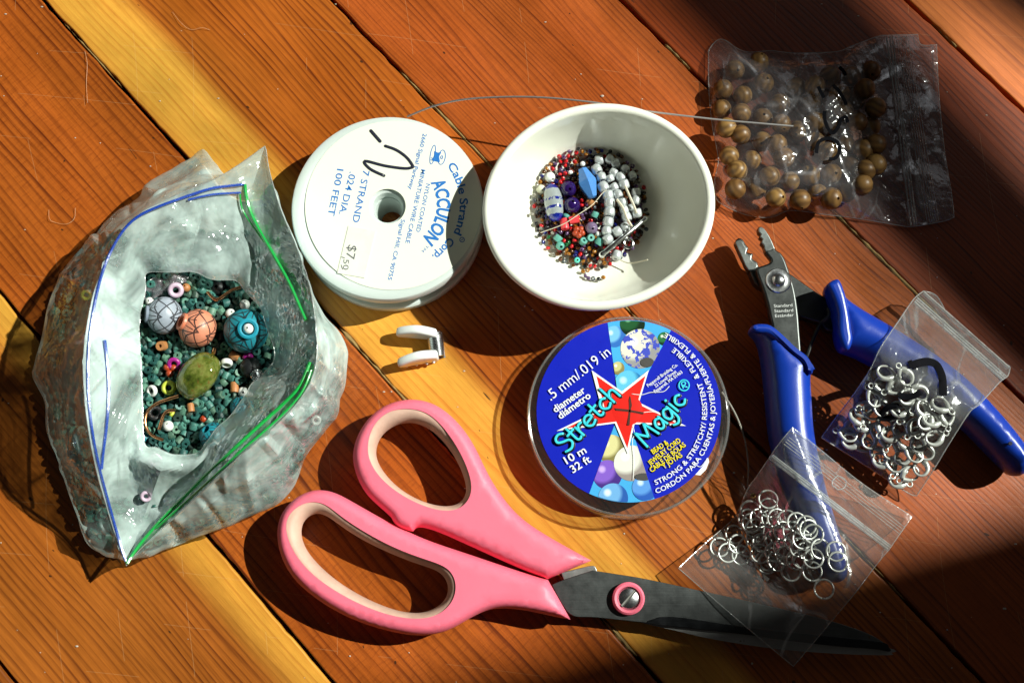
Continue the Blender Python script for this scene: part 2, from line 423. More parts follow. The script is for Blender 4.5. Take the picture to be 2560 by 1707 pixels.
        s = t.math('MULTIPLY', th, gate); sc_m = s if sc_m is None else t.math('MAXIMUM', sc_m, s)
    col = t.mix(t.math('MULTIPLY', sc_m, 0.20), col, (0.75, 0.50, 0.25, 1))
    rgh = t.math('MULTIPLY_ADD', bl, 0.35, 0.16)
    b = t.bsdf(col, rgh, 0.0, 0.42)
    h = t.math('ADD', t.math('MULTIPLY', late, -0.5), t.math('MULTIPLY', fib2, 0.35))
    t.l(t.bump(h, 0.22, 0.00022), b.inputs['Normal'])
    return t.m

JO = {'b2': (38 - .8 * 1707, .80, 1300, 1707), 'b': (-596, .83, 718, 1707), 'a': (103, .91, 0, 1707), 'c': (822, .965, 0, 1700), 'd': (1552, 1.005, 0, 1000), 'e': (2265, 1.07, 0, 270)}
ang = 0; wsum = 0; joints = []
for k in ('b', 'a', 'c', 'd'):
    x0, s, ya, yb = JO[k]; u = P(x0 + s * yb, yb) - P(x0 + s * ya, ya); w = u.length; ang += w * math.atan2(u.y, u.x); wsum += w
PLA = ang / wsum
UP = Vector((math.cos(PLA), math.sin(PLA), 0)); NP_ = Vector((-UP.y, UP.x, 0))
for k in ('b2', 'b', 'a', 'c', 'd', 'e'):
    x0, s, ya, yb = JO[k]; ym = (ya + yb) / 2; joints.append(P(x0 + s * ym, ym).dot(NP_))
joints = [joints[0] - 0.077] + joints + [joints[-1] + 0.077, joints[-1] + 0.15]
floor_root = tag(bpy.data.objects.new('floor', None), kind='structure'); COL.objects.link(floor_root); ORG['floor'] = Vector((0, 0, 0))
RED_L, RED_D = srgb(214, 110, 36), srgb(128, 44, 10)
YEL = srgb(222, 154, 58)
plank_par = [
    (srgb(156, 80, 26), srgb(80, 30, 8), 2.6, None, 7, 0.7, 3, 0),
    (srgb(168, 90, 28), srgb(92, 38, 10), 2.1, (58, 86, 13), 1, 0.75, 3, 0),
    (srgb(176, 86, 25), srgb(94, 34, 8), 2.6, None, 2, 0.85, 4, 1.8),
    (srgb(178, 90, 24), srgb(96, 35, 7), 2.0, (-4, 26, 9), 3, 0.85, 4, 0),
    (srgb(172, 80, 25), srgb(88, 30, 8), 1.6, None, 4, 0.7, 5, 0.8),
    (srgb(154, 64, 18), srgb(78, 25, 6), 1.8, None, 5, 0.8, 4, 0),
    (srgb(206, 110, 44), srgb(136, 56, 16), 2.6, None, 6, 0.6, 4, 0),
    (srgb(205, 110, 42), srgb(130, 50, 14), 2.3, None, 8, 0.8, 4, 0)]
for i in range(len(joints) - 1):
    y0, y1 = joints[i], joints[i + 1]; L = []
    g = 0.0006
    xs = [(-0.36 + 0.72 * k / 240) for k in range(241)]
    def jig(x, sd): return 0.00045 * nz(x, sd, 0, 90) + 0.0003 * nz(x, sd + 5, 0, 300)
    for x in xs: L.append((x, g + jig(x, i * 3.1)))
    for x in reversed(xs): L.append((x, (y1 - y0) - g + jig(x, i * 3.1 + 40)))
    lt, dk, wl, st, sd, ct, cv, ry = plank_par[i]
    V, Fc = plate_mesh('plank', [L], -0.018, 0.0, 0.0006, 2)
    me = bpy.data.meshes.new('plank'); me.from_pydata([tuple(v) for v in V], [], Fc)
    o = link('plank', me, wood('varnished_pine_%d' % i, lt, dk, wl, st, YEL, sd, ct, cv, ry), floor_root, True, 30)
    o.location = NP_ * y0; o.rotation_euler = (0, 0, PLA)
sub = build('subfloor', [(-.6, -.6, -.02), (.6, -.6, -.02), (.6, .6, -.02), (-.6, .6, -.02)], [[0, 1, 2, 3]], plain('dark_subfloor', (0.012, 0.009, 0.007), 0.9), floor_root)
# old putty left in stretches of the joints
mput = plain('old_putty', srgb(132, 108, 62), 0.85, var=0.6, vs=500, bmp=0.6, bs=1200, bd=0.0004)
def putty(j, ya, yb, wd, sd):
    x0, s, _, _ = JO[j]; a, b = P(x0 + s * ya, ya), P(x0 + s * yb, yb); n = 60
    yj = joints[1 + ['b2', 'b', 'a', 'c', 'd', 'e'].index(j)]
    xa, xb = a.dot(UP), b.dot(UP); V = []; Fc = []
    for k in range(n + 1):
        x = xa + (xb - xa) * k / n; w = wd * MM * max(0.05, 0.5 + 0.9 * nz(x, sd, 0, 90) + 0.5 * nz(x, sd, 3, 330)) * min(1, k / 4, (n - k) / 4)
        for q in range(5):
            yy = yj + w * (q / 2 - 1) + 0.0002 * nz(x, sd + 9, 0, 200)
            V.append(UP * x + NP_ * yy + Vector((0, 0, -0.0006 + 0.0008 * math.sin(math.pi * q / 4) + 0.0003 * nz(x, yy, sd, 500))))
    for k in range(n):
        for q in range(4): Fc.append([k * 5 + q, (k + 1) * 5 + q, (k + 1) * 5 + q + 1, k * 5 + q + 1])
    build('joint_putty', V, Fc, mput, floor_root)
putty('a', 820, 1080, 1.3, 1); putty('a', 1480, 1640, 1.1, 2); putty('c', 180, 470, 1.0, 3); putty('c', 740, 830, 1.2, 4)
putty('d', 520, 900, 1.5, 5); putty('d', 110, 175, 1.2, 6); putty('c', 1180, 1500, 0.9, 7); putty('b', 1250, 1330, 0.8, 8); putty('a', 60, 220, 0.6, 9); putty('e', 60, 120, 0.7, 10)

# unseen boards added out of view, towards the light, to shade bands of floor
OFF = TOSUN * 1.8
mshade = plain('shade_board_paint', (0.55, 0.53, 0.48), 0.5)
win = tag(bpy.data.objects.new('shade_boards', None), kind='structure'); COL.objects.link(win); ORG['shade_boards'] = Vector((0, 0, 0))
def bar(quad):
    sh = 1 - 1.8 / 6.0
    W_ = [OFF + P(x, y) * sh for x, y in quad]
    n = TOSUN * 0.012
    V = [w for w in W_] + [w + n for w in W_]
    Fc = [[0, 1, 2, 3], [7, 6, 5, 4]] + [[i, (i + 1) % 4 + 0, (i + 1) % 4 + 4, i + 4] for i in range(4)]
    build('shade_board', V, Fc, mshade, win, False)
bar([(1045, -604), (2824, 1342), (3060, 931), (1690, -606)])
bar([(2374 - 636, -400), (2374, 0), (2920, 344), (2920, -500)])
bar([(300, 1942), (3400, 1020), (3700, 2400), (300, 2600)])
# ================================================================== BOWL
bm_white = plain('white_glazed_ceramic', (0.86, 0.87, 0.77), 0.14, spec=0.55, var=0.015, vs=120, bmp=0.03, bs=300, bd=0.0003)
rim_px = ZE([(874 + 806 * math.cos(t) * math.cos(-.16) - 712 * math.sin(t) * math.sin(-.16), 783 + 806 * math.cos(t) * math.sin(-.16) + 712 * math.sin(t) * math.cos(-.16)) for t in [2 * math.pi * k / 40 for k in range(40)]])
BH = 0.030
rim = [Vector((q.x, q.y)) for q in PP([tuple(p) for p in smooth([Vector(p) for p in rim_px], 6)], BH)]
rc = sum(rim, Vector((0, 0))) / len(rim)
rim.sort(key=lambda q: math.atan2(q.y - rc.y, q.x - rc.x))
cb = P(*ZE([(830, 815)])[0], 0.008); cb = Vector((cb.x, cb.y))
BO = thing('bowl', (rc.x, rc.y, 0), 'small oval white ceramic bowl holding seed beads', 'bowl')
N = len(rim); rows = []
def row(fn): rows.append([fn(rim[k], (rim[k] - rc).normalized(), math.atan2(rim[k].y - rc.y, rim[k].x - rc.x)) for k in range(N)])
def mixr(f, z, inset, br):
    def fn(p, n, a):
        q = p - n * inset; b = cb + Vector((math.cos(a), math.sin(a))) * br; w = q.lerp(b, f); return Vector((w.x, w.y, z))
    return fn
for f, z in ((0.82, 0.0), (0.80, 0.0015), (0.62, 0.004), (0.36, 0.010), (0.17, 0.017), (0.06, 0.0235)): row(mixr(f, z, 0, 0.020))
for a in range(0, 9):
    t = math.pi * a / 8; r = 0.0016
    row(mixr(0, BH - r + r * math.sin(t), r - r * math.cos(t), 0.02))
for f, z in ((0.02, 0.0270), (0.06, 0.0245), (0.13, 0.0210), (0.23, 0.0172), (0.35, 0.0138), (0.5, 0.0106), (0.66, 0.0082), (0.82, 0.0067), (1.0, 0.0060)): row(mixr(f, z, 0.0034, 0.015))
V = [v for r in rows for v in r]; Fc = []
for i in range(len(rows) - 1):
    for k in range(N): Fc.append([i * N + k, i * N + (k + 1) % N, (i + 1) * N + (k + 1) % N, (i + 1) * N + k])
V.append(Vector((cb.x, cb.y, 0.0053))); c = len(V) - 1
Fc += [[(len(rows) - 1) * N + k, (len(rows) - 1) * N + (k + 1) % N, c] for k in range(N)]
Fc.append(list(range(N))[::-1])
build('bowl_body', V, Fc, bm_white, BO, True, 180)
from mathutils.bvhtree import BVHTree
BOWL_T = BVHTree.FromPolygons(V, Fc)
def on_bowl(x, y):
    d = (P(x, y, 0) - CAM).normalized(); h = BOWL_T.ray_cast(CAM, d)[0]
    return h.z if h else 0.006

# ================================================================== CABLE SPOOL
SH = 0.0165
sc_px = ZD([(739, 792)])[0]; sctr = P(*sc_px, SH); SR = (P(700 + 1400 / 2.75, 518, SH) - P(700 + 78 / 2.75, 518, SH)).length / 2
SPOOL = thing('cable_spool', (sctr.x, sctr.y, 0), 'round milky white plastic spool of jewellery wire with printed paper label', 'spool')
msp = plain('milky_polypropylene', (0.60, 0.67, 0.64), 0.34, var=0.02, vs=90, bmp=0.03, bs=200, bd=0.0003, Subsurface_Weight=0.25, Subsurface_Radius=(0.004, 0.004, 0.004), Subsurface_Scale=1.0)
TS = Matrix.Translation((sctr.x, sctr.y, 0)); rb = 0.0051
e = 0.0012
V, Fc = lathe([(rb, SH - 0.0006), (rb + e, SH), (SR - 0.0046, SH), (SR - 0.004, SH + 0.0005), (SR - e, SH + 0.0005), (SR - 0.0004, SH + 0.0002), (SR, SH - 0.0006), (SR, SH - 0.0036), (SR - 0.0006, SH - 0.0042), (0.019, SH - 0.0046), (rb + 0.001, SH - 0.0046), (rb - 0.0006, SH - 0.003)], 128, TS, True)
build('top_flange', V, Fc, msp, SPOOL)
V, Fc = lathe([(rb - 0.0015, 0), (SR - 0.0008, 0), (SR - 0.0002, 0.0008), (SR - 0.0002, 0.0036), (SR - 0.0008, 0.0042), (0.019, 0.0045), (rb - 0.001, 0.0046)], 128, TS, True)
build('bottom_flange', V, Fc, msp, SPOOL)
V, Fc = lathe([(rb - 0.0012, 0.0040), (rb - 0.0007, SH - 0.0042), (0.012, SH - 0.0044), (0.012, 0.0040)], 64, TS, True)
build('core', V, Fc, msp, SPOOL)
mwire = plain('nylon_coated_steel', (0.42, 0.41, 0.40), 0.35, 0.6)
V, Fc = lathe([(0.013, 0.0046)] + [(SR - 0.0022 + 0.0002 * (i % 2), 0.0050 + 0.0060 * i / 24) for i in range(25)] + [(0.013, SH - 0.0047)], 96, TS, True)
build('wound_wire', V, Fc, msp, SPOOL)
mpaper = plain('cream_paper', (0.80, 0.81, 0.69), 0.75, var=0.02, vs=300, bmp=0.05)
lc = P(*ZD([(781, 776)])[0], SH); lr = (P(700 + 1387 / 2.75, 512, SH) - P(700 + 175 / 2.75, 512, SH)).length / 2
hc = P(*ZD([(783, 767)])[0], SH)
circ = lambda c, r, n=96: [(c.x + r * math.cos(2 * math.pi * k / n), c.y + r * math.sin(2 * math.pi * k / n)) for k in range(n)]
lab = plate('paper_label', [circ(lc, lr), circ(Vector((sctr.x, sctr.y)), rb + 0.0009, 48)], SH + 0.00055, SH + 0.0007, 0, mpaper, SPOOL)
mblue = plain('blue_print', srgb(20, 110, 190), 0.6, var=0.05, bmp=0)
TZ = SH + 0.00075
def zd(p): return ZD([p])[0]
for body, a, b, cap, bold in (('7 STRAND', (572, 538), (497, 893), 18, 0.008), ('.024 DIA.', (480, 548), (404, 838), 18, 0.008), ('100 FEET', (393, 528), (328, 848), 18, 0.008),
        ('2660 Signal Parkway', (983, 285), (882, 668), 11, 0.012), ('Signal Hill, CA 90755', (833, 875), (740, 1290), 11, 0.012),
        ('MINIATURE WIRE CABLE', (972, 532), (862, 1037), 11.5, 0.012), ('NYLON COATED', (1006, 630), (935, 960), 11, 0.012), ('TM', (1010, 1050), (972, 1090), 8, 0.0)):
    text_line('printed_text', body, zd(a), zd(b), cap, TZ, mblue, SPOOL, bold)
cl = zd((781, 776))
arc_text('printed_text', 'ACCULON', cl, 300 / 2.75, -31, 48, 34, TZ, mblue, SPOOL, 0.035, shear=0.1)
arc_text('printed_text', 'Cable Strand', cl, 456 / 2.75, -36, 25, 21, TZ, mblue, SPOOL, 0.02)
arc_text('printed_text', 'Corp.', cl, 436 / 2.75, 30.5, 53, 21, TZ, mblue, SPOOL, 0.02)
strokes('printed_text', [[zd((1252 + 16 * math.cos(a), 1016 + 16 * math.sin(a))) for a in [k * 0.785 for k in range(9)]], [zd((1246, 1020)), zd((1258, 1012))]], 2, TZ, mblue, SPOOL)
# little spool emblem
def zpl(name, pts, z0, z1, mat, par, k=4, hole=None, zm=ZD):
    L = [q for q in PP([tuple(p) for p in smooth([Vector(p) for p in zm(pts)], k)], z1)]
    return plate(name, [[(q.x, q.y) for q in L]], z0, z1, 0, mat, par)
def ell(cx, cy, a, b, rot, n=20): return [(cx + a * math.cos(t) * math.cos(rot) - b * math.sin(t) * math.sin(rot), cy + a * math.cos(t) * math.sin(rot) + b * math.sin(t) * math.cos(rot)) for t in [2 * math.pi * k / n for k in range(n)]]
zpl('printed_emblem', [(1062, 408), (1085, 418), (1108, 415), (1095, 445), (1098, 482), (1070, 478), (1045, 470), (1058, 440)], TZ - 0.00004, TZ, mblue, SPOOL)
strokes('printed_emblem', [ZD(ell(1112, 450, 50, 24, 1.75) + ell(1112, 450, 50, 24, 1.75)[:1]), ZD(ell(1050, 432, 66, 16, 1.75)), ZD(ell(1112, 450, 10, 7, 1.75)), ZD([(1040, 455), (1065, 462)]), ZD([(1038, 468), (1062, 474)])], 2.0, TZ, mblue, SPOOL)
mink = plain('black_marker_ink', (0.012, 0.014, 0.03), 0.45, bmp=0)
strokes('marker_writing', [ZD([(625, 268), (660, 308), (688, 340)])], 8.5, TZ + 0.00003, mink, SPOOL)
strokes('marker_writing', [ZD([(724, 372), (800, 400), (870, 450), (912, 508), (905, 520), (850, 526), (720, 508), (582, 476), (620, 530), (715, 576)])], 7.5, TZ + 0.00003, mink, SPOOL)
# price sticker
mst = plain('price_sticker_paper', (0.74, 0.75, 0.66), 0.7, var=0.12, vs=250, bmp=0.25, bs=400, bd=0.0002)
q4 = PP(ZD([(470, 920), (657, 960), (580, 1278), (393, 1245)]), TZ + 0.0002)
st = plate('price_sticker', [[(q.x, q.y) for q in q4]], SH + 0.00072, TZ + 0.0002, 0, mst, SPOOL)
mgr = plain('grey_stamp_ink', (0.10, 0.10, 0.11), 0.7, bmp=0)
for body, a, b, cap in (('$7', (470, 1050), (450, 1142), 24), ('50', (437, 1150), (432, 1222), 15)):
    text_line('printed_text', body, zd(a), zd(b), cap, TZ + 0.00023, mgr, st if False else SPOOL, 0.0)
strokes('printed_text', [ZD([(424, 1135), (443, 1141)]), ZD([(420, 1190), (430, 1218)])], 2.2, TZ + 0.00023, mgr, SPOOL)

# loose end of the cable, arching behind the bowl
wp = [(1018, 292, .008), (1090, 264, .013), (1180, 247, .018), (1330, 243, .022), (1480, 256, .024), (1600, 276, .023), (1780, 298, .021), (1900, 309, .020), (1983, 316, .019)]
pts = smooth([P(x, y, z) for x, y, z in wp], 8, False)
V, Fc = tube(pts, 0.00032, 8)
solo('cable_end', V, Fc, mwire, 'thin grey cable end arching from the spool behind the bowl', 'wire')

# ================================================================== STRETCH CORD CASE
CH = 0.0115
cc = P(*ZC([(789, 748)])[0], CH); CR = (P(1290 + 1503 / 2.8, 1037, CH) - P(1290 + 75 / 2.8, 1037, CH)).length / 2
CASE = thing('cord_case', (cc.x, cc.y, 0), 'round clear plastic case of stretchy bead cord with blue star label', 'case')
mclear = film('clear_styrene', 0.02, (0.96, 0.96, 0.95), 0.035, 0.06, 40, 0.05, trans=0.3)
mrimc = film('styrene_edge_highlight', 0.15, (0.93, 0.93, 0.92), 0.14, 0.08, 60, 0.1, trans=0.4)  # brighter haze on the rim paints in the highlights along the edges
TC = Matrix.Translation((cc.x, cc.y, 0))
V, Fc = lathe([(0, CH), (CR - 0.0012, CH), (CR - 0.0004, CH - 0.0003), (CR, CH - 0.001), (CR, CH - 0.005)], 128, TC)
lid = build('lid', V, Fc, mclear, CASE)
V, Fc = lathe([(CR - 0.0007 + 0.0004 * math.cos(a), CH - 0.0003 + 0.0004 * math.sin(a)) for a in [k * math.pi / 4 for k in range(8)]], 128, TC, True); build('lid_edge', V, Fc, mrimc, lid)
V, Fc = lathe([(0, 0.0004), (CR - 0.001, 0.0004), (CR - 0.0003, 0.0010), (CR - 0.0003, 0.0080)], 128, TC)
base = build('base', V, Fc, mclear, CASE)
V, Fc = lathe([(CR - 0.0006 + 0.0004 * math.cos(a), 0.0009 + 0.0004 * math.sin(a)) for a in [k * math.pi / 4 for k in range(8)]], 128, TC, True); build('base_edge', V, Fc, mrimc, base)
V, Fc = lathe([(0.0075, 0.0006), (0.0075, CH - 0.0004)], 48, TC); build('hub', V, Fc, mclear, CASE)
mcord = film('wound_clear_cord', 0.10, (0.95, 0.95, 0.93), 0.12, 0.15, 500, 0.3)
# label
LZ = CH + 0.0002
pc_ = ZC([(790, 722)])[0]
def zc(p): return ZC([p])[0]
def disc_px(c, rx, ry, n=128): return [(c[0] + rx * math.cos(2 * math.pi * k / n), c[1] + ry * math.sin(2 * math.pi * k / n)) for k in range(n)]
mlabel = plain('glossy_blue_label', srgb(16, 32, 178), 0.28, var=0.05, vs=60, bmp=0.12, bs=110, bd=0.0006)
mfoto = None
def flat(name, pts_px, z, mat, th=0.00005):
    L = PP(pts_px, z); return plate(name, [[(q.x, q.y) for q in L]], z - th, z, 0, mat, LAB)
Lp = PP(disc_px(pc_, 646 / 2.8, 638 / 2.8), LZ)
LAB = plate('paper_label', [[(q.x, q.y) for q in Lp]], LZ - 0.00015, LZ, 0, mlabel, CASE)
def clip(poly, a, b):
    """keep the side of line a-b on its left (in pixel coordinates, y down: right-hand side on paper)"""
    out = []; n = len(poly)
    s = lambda p: (b[0] - a[0]) * (p[1] - a[1]) - (b[1] - a[1]) * (p[0] - a[0])
    for i in range(n):
        p, q = poly[i - 1], poly[i]; sp_, sq = s(p), s(q)
        if (sp_ >= 0) != (sq >= 0):
            t = sp_ / (sp_ - sq); out.append((p[0] + (q[0] - p[0]) * t, p[1] + (q[1] - p[1]) * t))
        if sq >= 0: out.append(q)
    return out
def wedge(poly, upper):
    if upper:
        poly = clip(poly, zc((712, 600)), zc((640, 95))); poly = clip(poly, zc((1088, 150)), zc((850, 590)))
    else:
        poly = clip(poly, zc((515, 1290)), zc((690, 815))); poly = clip(poly, zc((815, 860)), zc((972, 1340)))
    return poly
def ball_print(name, base, lightc, darkc, cx, cy, r, off=(-0.35, -0.35), spots=None):
    t = NT(name); o = t.n('ShaderNodeTexCoord').outputs['Object']
    c = P(*zc((cx, cy)), LZ) - ORG[CASE.name]; R = r / 2.8 * SPX
    sb = t.n('ShaderNodeVectorMath', operation='DISTANCE'); t.l(o, sb.inputs[0]); sb.inputs[1].default_value = (c.x + off[0] * R, c.y - off[1] * R, LZ)
    f = t.math('MULTIPLY', sb.outputs['Value'], 1 / R)
    col = t.ramp(f, [(0.0, lightc), (0.12, lightc), (0.3, base), (0.75, base), (1.0, darkc)])
    if spots:
        nn = t.noise(o, 420, 3, 0.6); nd = t.noise(o, 90, 1)
        col = t.mix(t.math('MULTIPLY', t.math('GREATER_THAN', nn, 0.53), t.math('GREATER_THAN', nd, 0.46)), col, spots)
    b = t.bsdf(col, 0.3); return t.m
full = disc_px(pc_, 645 / 2.8, 637 / 2.8, 160)
msky = plain('photo_print_light_blue', srgb(70, 168, 226), 0.28, var=0.18, vs=70, bmp=0.05, bs=120)
z1 = LZ + 0.00006
flat('printed_photo', wedge(full, True), z1, msky); flat('printed_photo', wedge(full, False), z1, msky)
WHT = srgb(250, 250, 245)
prints = [(True, 690, 200, 75, srgb(120, 190, 235), srgb(200, 230, 250), srgb(50, 110, 190), None), (True, 815, 110, 88, srgb(28, 84, 44), srgb(120, 180, 130), srgb(10, 40, 20), None),
          (True, 1040, 215, 48, srgb(40, 110, 60), srgb(220, 240, 220), srgb(10, 50, 25), None), (True, 870, 285, 138, srgb(222, 220, 205), WHT, srgb(150, 150, 150), srgb(66, 80, 190)),
          (True, 715, 420, 45, srgb(200, 195, 130), WHT, srgb(140, 130, 80), None), (True, 790, 545, 108, srgb(96, 190, 226), srgb(190, 235, 250), srgb(40, 120, 180), None),
          (False, 665, 985, 100, srgb(214, 208, 150), srgb(245, 240, 210), srgb(130, 120, 70), None), (False, 640, 1165, 102, srgb(130, 92, 200), srgb(200, 170, 240), srgb(70, 45, 130), None),
          (False, 810, 1085, 125, srgb(222, 222, 212), WHT, srgb(150, 140, 135), None), (False, 680, 1330, 105, srgb(110, 170, 222), srgb(215, 235, 250), srgb(40, 90, 170), None),
          (False, 905, 1255, 92, srgb(90, 150, 220), srgb(200, 228, 250), srgb(40, 90, 180), None)]
for i, (up, cx, cy, r, bc, lc_, dc, sp_) in enumerate(prints):
    poly = wedge(disc_px(zc((cx, cy)), r / 2.8, r / 2.8, 40), up)
    poly = [p for p in poly]
    # stay inside the round label
    res = []
    for p in poly:
        dx, dy = p[0] - pc_[0], p[1] - pc_[1]; d = math.hypot(dx, dy); m = 226.5
        if d > m: p = (pc_[0] + dx * m / d, pc_[1] + dy * m / d)
        res.append(p)
    if len(res) > 2: flat('printed_bead', res, z1 + 0.00003 * (i % 6 + 1), ball_print('bead_print_%d' % i, bc, lc_, dc, cx, cy, r, spots=sp_), 0.00002)
flat('printed_bead_hole', [p for p in wedge(disc_px(zc((918, 380)), 48 / 2.8, 34 / 2.8, 24), True)], z1 + 0.0003, plain('print_dark_grey', srgb(70, 68, 66), 0.4, bmp=0))
flat('printed_bead_hole', wedge(disc_px(zc((893, 1180)), 62 / 2.8, 26 / 2.8, 24), False), z1 + 0.0003, bpy.data.materials['print_dark_grey'])
# star
mwht = plain('white_print', (0.84, 0.86, 0.84), 0.3, var=0.02, bmp=0); mred = plain('red_print', srgb(222, 40, 32), 0.25, var=0.05, vs=80, bmp=0.1, bs=160, bd=0.0005)
star = [(530, 435), (740, 583), (930, 433), (862, 660), (1190, 824), (830, 812), (782, 1022), (692, 806), (283, 860), (600, 705)]
ctr = (765, 715)
inner = [(ctr[0] + (x - ctr[0]) * (0.86 if i % 2 == 0 else 0.86), ctr[1] + (y - ctr[1]) * (0.86 if i % 2 == 0 else 0.86)) for i, (x, y) in enumerate(star)]
z2 = z1 + 0.00036
flat('printed_star', ZC(star), z2, mwht, 0.00006); flat('printed_star', ZC(inner), z2 + 0.00004, mred, 0.00003)
# punctured middle of the label over the hub
hubp = P(*zc((778, 712)), z2); 
V, Fc = lathe([(0, z2 + 0.00028), (0.0022, z2 + 0.00024), (0.0038, z2 + 0.00014), (0.0050, z2 + 0.00003)], 40, Matrix.Translation((hubp.x, hubp.y, 0)))
build('label_centre', V, Fc, mred, LAB)
mslit = plain('slit_dark', srgb(70, 28, 14), 0.8, bmp=0)
for pts in ([(800, 612), (812, 680), (803, 715), (795, 820), (778, 818), (790, 715), (790, 640)], [(690, 700), (780, 708), (890, 728), (895, 742), (800, 728), (700, 716)]):
    V, Fc = plate_mesh('s', [[(q.x, q.y) for q in PP(ZC(pts), z2 + 0.0003)]], z2 + 0.00029, z2 + 0.00033)
    build('label_slit', V, Fc, mslit, LAB)
strokes('label_crease', [ZC([(812, 600), (880, 606), (940, 590), (1000, 588), (1040, 580), (1072, 548)]), ZC([(890, 730), (960, 725), (1010, 745)]), ZC([(820, 830), (830, 880), (815, 930), (826, 1060), (820, 1200)]), ZC([(1240, 1075), (1290, 1110), (1340, 1050)])], 1.6, z2 + 0.00012, mwht, LAB)
# the lower scrap of white paper that shows past the torn edge
flat('torn_paper_edge', ZC([(1262, 1135), (1300, 1085), (1345, 1040), (1352, 1075), (1330, 1130), (1290, 1170), (1255, 1165)]), LZ - 0.00016, mwht, 0.0001)
z3 = z2 + 0.0001
for body, a, b, cap, bold in (('.5 mm/.019 in', (246, 648), (668, 322), 27, -0.002), ('diameter', (277, 732), (490, 585), 18, 0.018), ('di\u00e1metro', (312, 778), (528, 622), 18, 0.018),
        ('10 m', (357, 1092), (497, 1008), 20, 0.012), ('32 ft', (400, 1155), (530, 1072), 20, 0.012),
        ('Pepperell Braiding Co.', (926, 553), (1134, 402), 8.5, 0.01), ('22 Lowell Street', (978, 556), (1126, 449), 8.5, 0.01), ('Pepperell, MA 01463', (975, 594), (1168, 453), 8.5, 0.01)):
    text_line('printed_text', body, zc(a), zc(b), cap, z3, mwht, LAB, bold)
myel = plain('yellow_print', srgb(245, 225, 20), 0.3, bmp=0); mblk = plain('black_print', (0.008, 0.008, 0.012), 0.3, bmp=0)
for body, a, b in (('BEAD &', (962, 1022), (1070, 948)), ('JEWELRY CORD', (940, 1102), (1157, 933)), ('CABLE DE BOLAS', (952, 1150), (1192, 963)), ('Y JOYAS', (1037, 1126), (1168, 1036))):
    text_line('printed_text', body, zc((a[0] + 4, a[1] + 4)), zc((b[0] + 4, b[1] + 4)), 13.3, z3, mblk, LAB, 0.02)
    text_line('printed_text', body, zc(a), zc(b), 13, z3 + 0.00003, myel, LAB, 0.012)
lcx = zc((790, 722))
arc_text('printed_text', 'STRONG & STRETCHY/ RESISTENT  & FLEXIBLE', lcx, 548 / 2.8, 70, -54.5, 13, z3, mwht, LAB, 0.008, True)
arc_text('printed_text', 'CORD\u00d3N PARA CUENTAS & JOYER\u00cdA/FUERTE & FLEXIBLE', lcx, 606 / 2.8, 71.5, -65, 13, z3, mwht, LAB, 0.008, True)
LET = {'S': ([[(0.9, 1.45), (0.6, 1.7), (0.25, 1.6), (0.15, 1.25), (0.45, 0.95), (0.85, 0.7), (0.9, 0.3), (0.55, 0), (0.1, 0.15)]], 1.0),
       't': ([[(0.3, 1.5), (0.3, 0.7), (0.32, 0.15), (0.5, 0), (0.65, 0.08)], [(0, 1.0), (0.3, 1.03), (0.62, 1.05)]], 0.72),
       'r': ([[(0.1, 1), (0.11, 0.5), (0.12, 0)], [(0.12, 0.6), (0.35, 0.95), (0.65, 0.95)]], 0.72),
       'e': ([[(0.1, 0.5), (0.75, 0.6), (0.7, 0.9), (0.4, 1.0), (0.12, 0.75), (0.1, 0.3), (0.4, 0), (0.78, 0.15)]], 0.92),
       'c': ([[(0.75, 0.85), (0.45, 1), (0.12, 0.7), (0.12, 0.3), (0.45, 0), (0.78, 0.18)]], 0.9),
       'h': ([[(0.1, 1.7), (0.1, 0.8), (0.1, 0)], [(0.1, 0.6), (0.4, 0.95), (0.68, 0.8), (0.72, 0)]], 0.9),
       'M': ([[(0, 0), (0.08, 0.8), (0.15, 1.6)], [(0.15, 1.6), (0.4, 1.0), (0.65, 0.5)], [(0.65, 0.5), (0.9, 1.05), (1.15, 1.6)], [(1.15, 1.6), (1.25, 0.8), (1.35, 0)]], 1.55),
       'a': ([[(0.75, 0.85), (0.4, 1), (0.1, 0.6), (0.2, 0.1), (0.5, 0.05), (0.75, 0.5)], [(0.78, 1), (0.78, 0.5), (0.84, 0)]], 1.0),
       'g': ([[(0.75, 0.85), (0.4, 1), (0.1, 0.6), (0.2, 0.1), (0.5, 0.05), (0.75, 0.5)], [(0.78, 1), (0.8, 0.2), (0.76, -0.4), (0.45, -0.72), (0.1, -0.55)]], 1.0),
       'i': ([[(0.1, 1), (0.11, 0.5), (0.12, 0)], [(0.09, 1.42), (0.12, 1.45)]], 0.38)}
def brush_word(word, a, b, unit, z):
    d = Vector((b[0] - a[0], b[1] - a[1])); L = d.length; d.normalize(); up = Vector((d.y, -d.x))
    tot = sum(LET[ch][1] for ch in word); sx = L / tot; x = 0; lines = []
    for ch in word:
        for ln in LET[ch][0]:
            lines.append([tuple(Vector(a) + d * (x + px) * sx + up * (py * unit)) for px, py in ln])
        x += LET[ch][1]
    return lines
mcy = plain('cyan_print', srgb(60, 205, 222), 0.3, bmp=0)
for word, a, b in (('Stretch', (352, 1018), (738, 600)), ('Magic', (918, 968), (1200, 640))):
    lines = brush_word(word, a, b, 78, 0)
    strokes('printed_text', [ZC([(p[0] + 7, p[1] + 6) for p in ln]) for ln in lines], 9.6, z3 + 0.0001, mblk, LAB)
    strokes('printed_text', [ZC(ln) for ln in lines], 6.2, z3 + 0.00042, mcy, LAB, 0.08)
strokes('printed_text', [ZC([(1176 + 36 * math.cos(k * .52), 540 + 38 * math.sin(k * .52)) for k in range(13)]), ZC([(1170, 560), (1158, 525), (1178, 515), (1186, 532), (1168, 545), (1196, 552)])], 3.2, z3 + 0.0001, mcy, LAB)
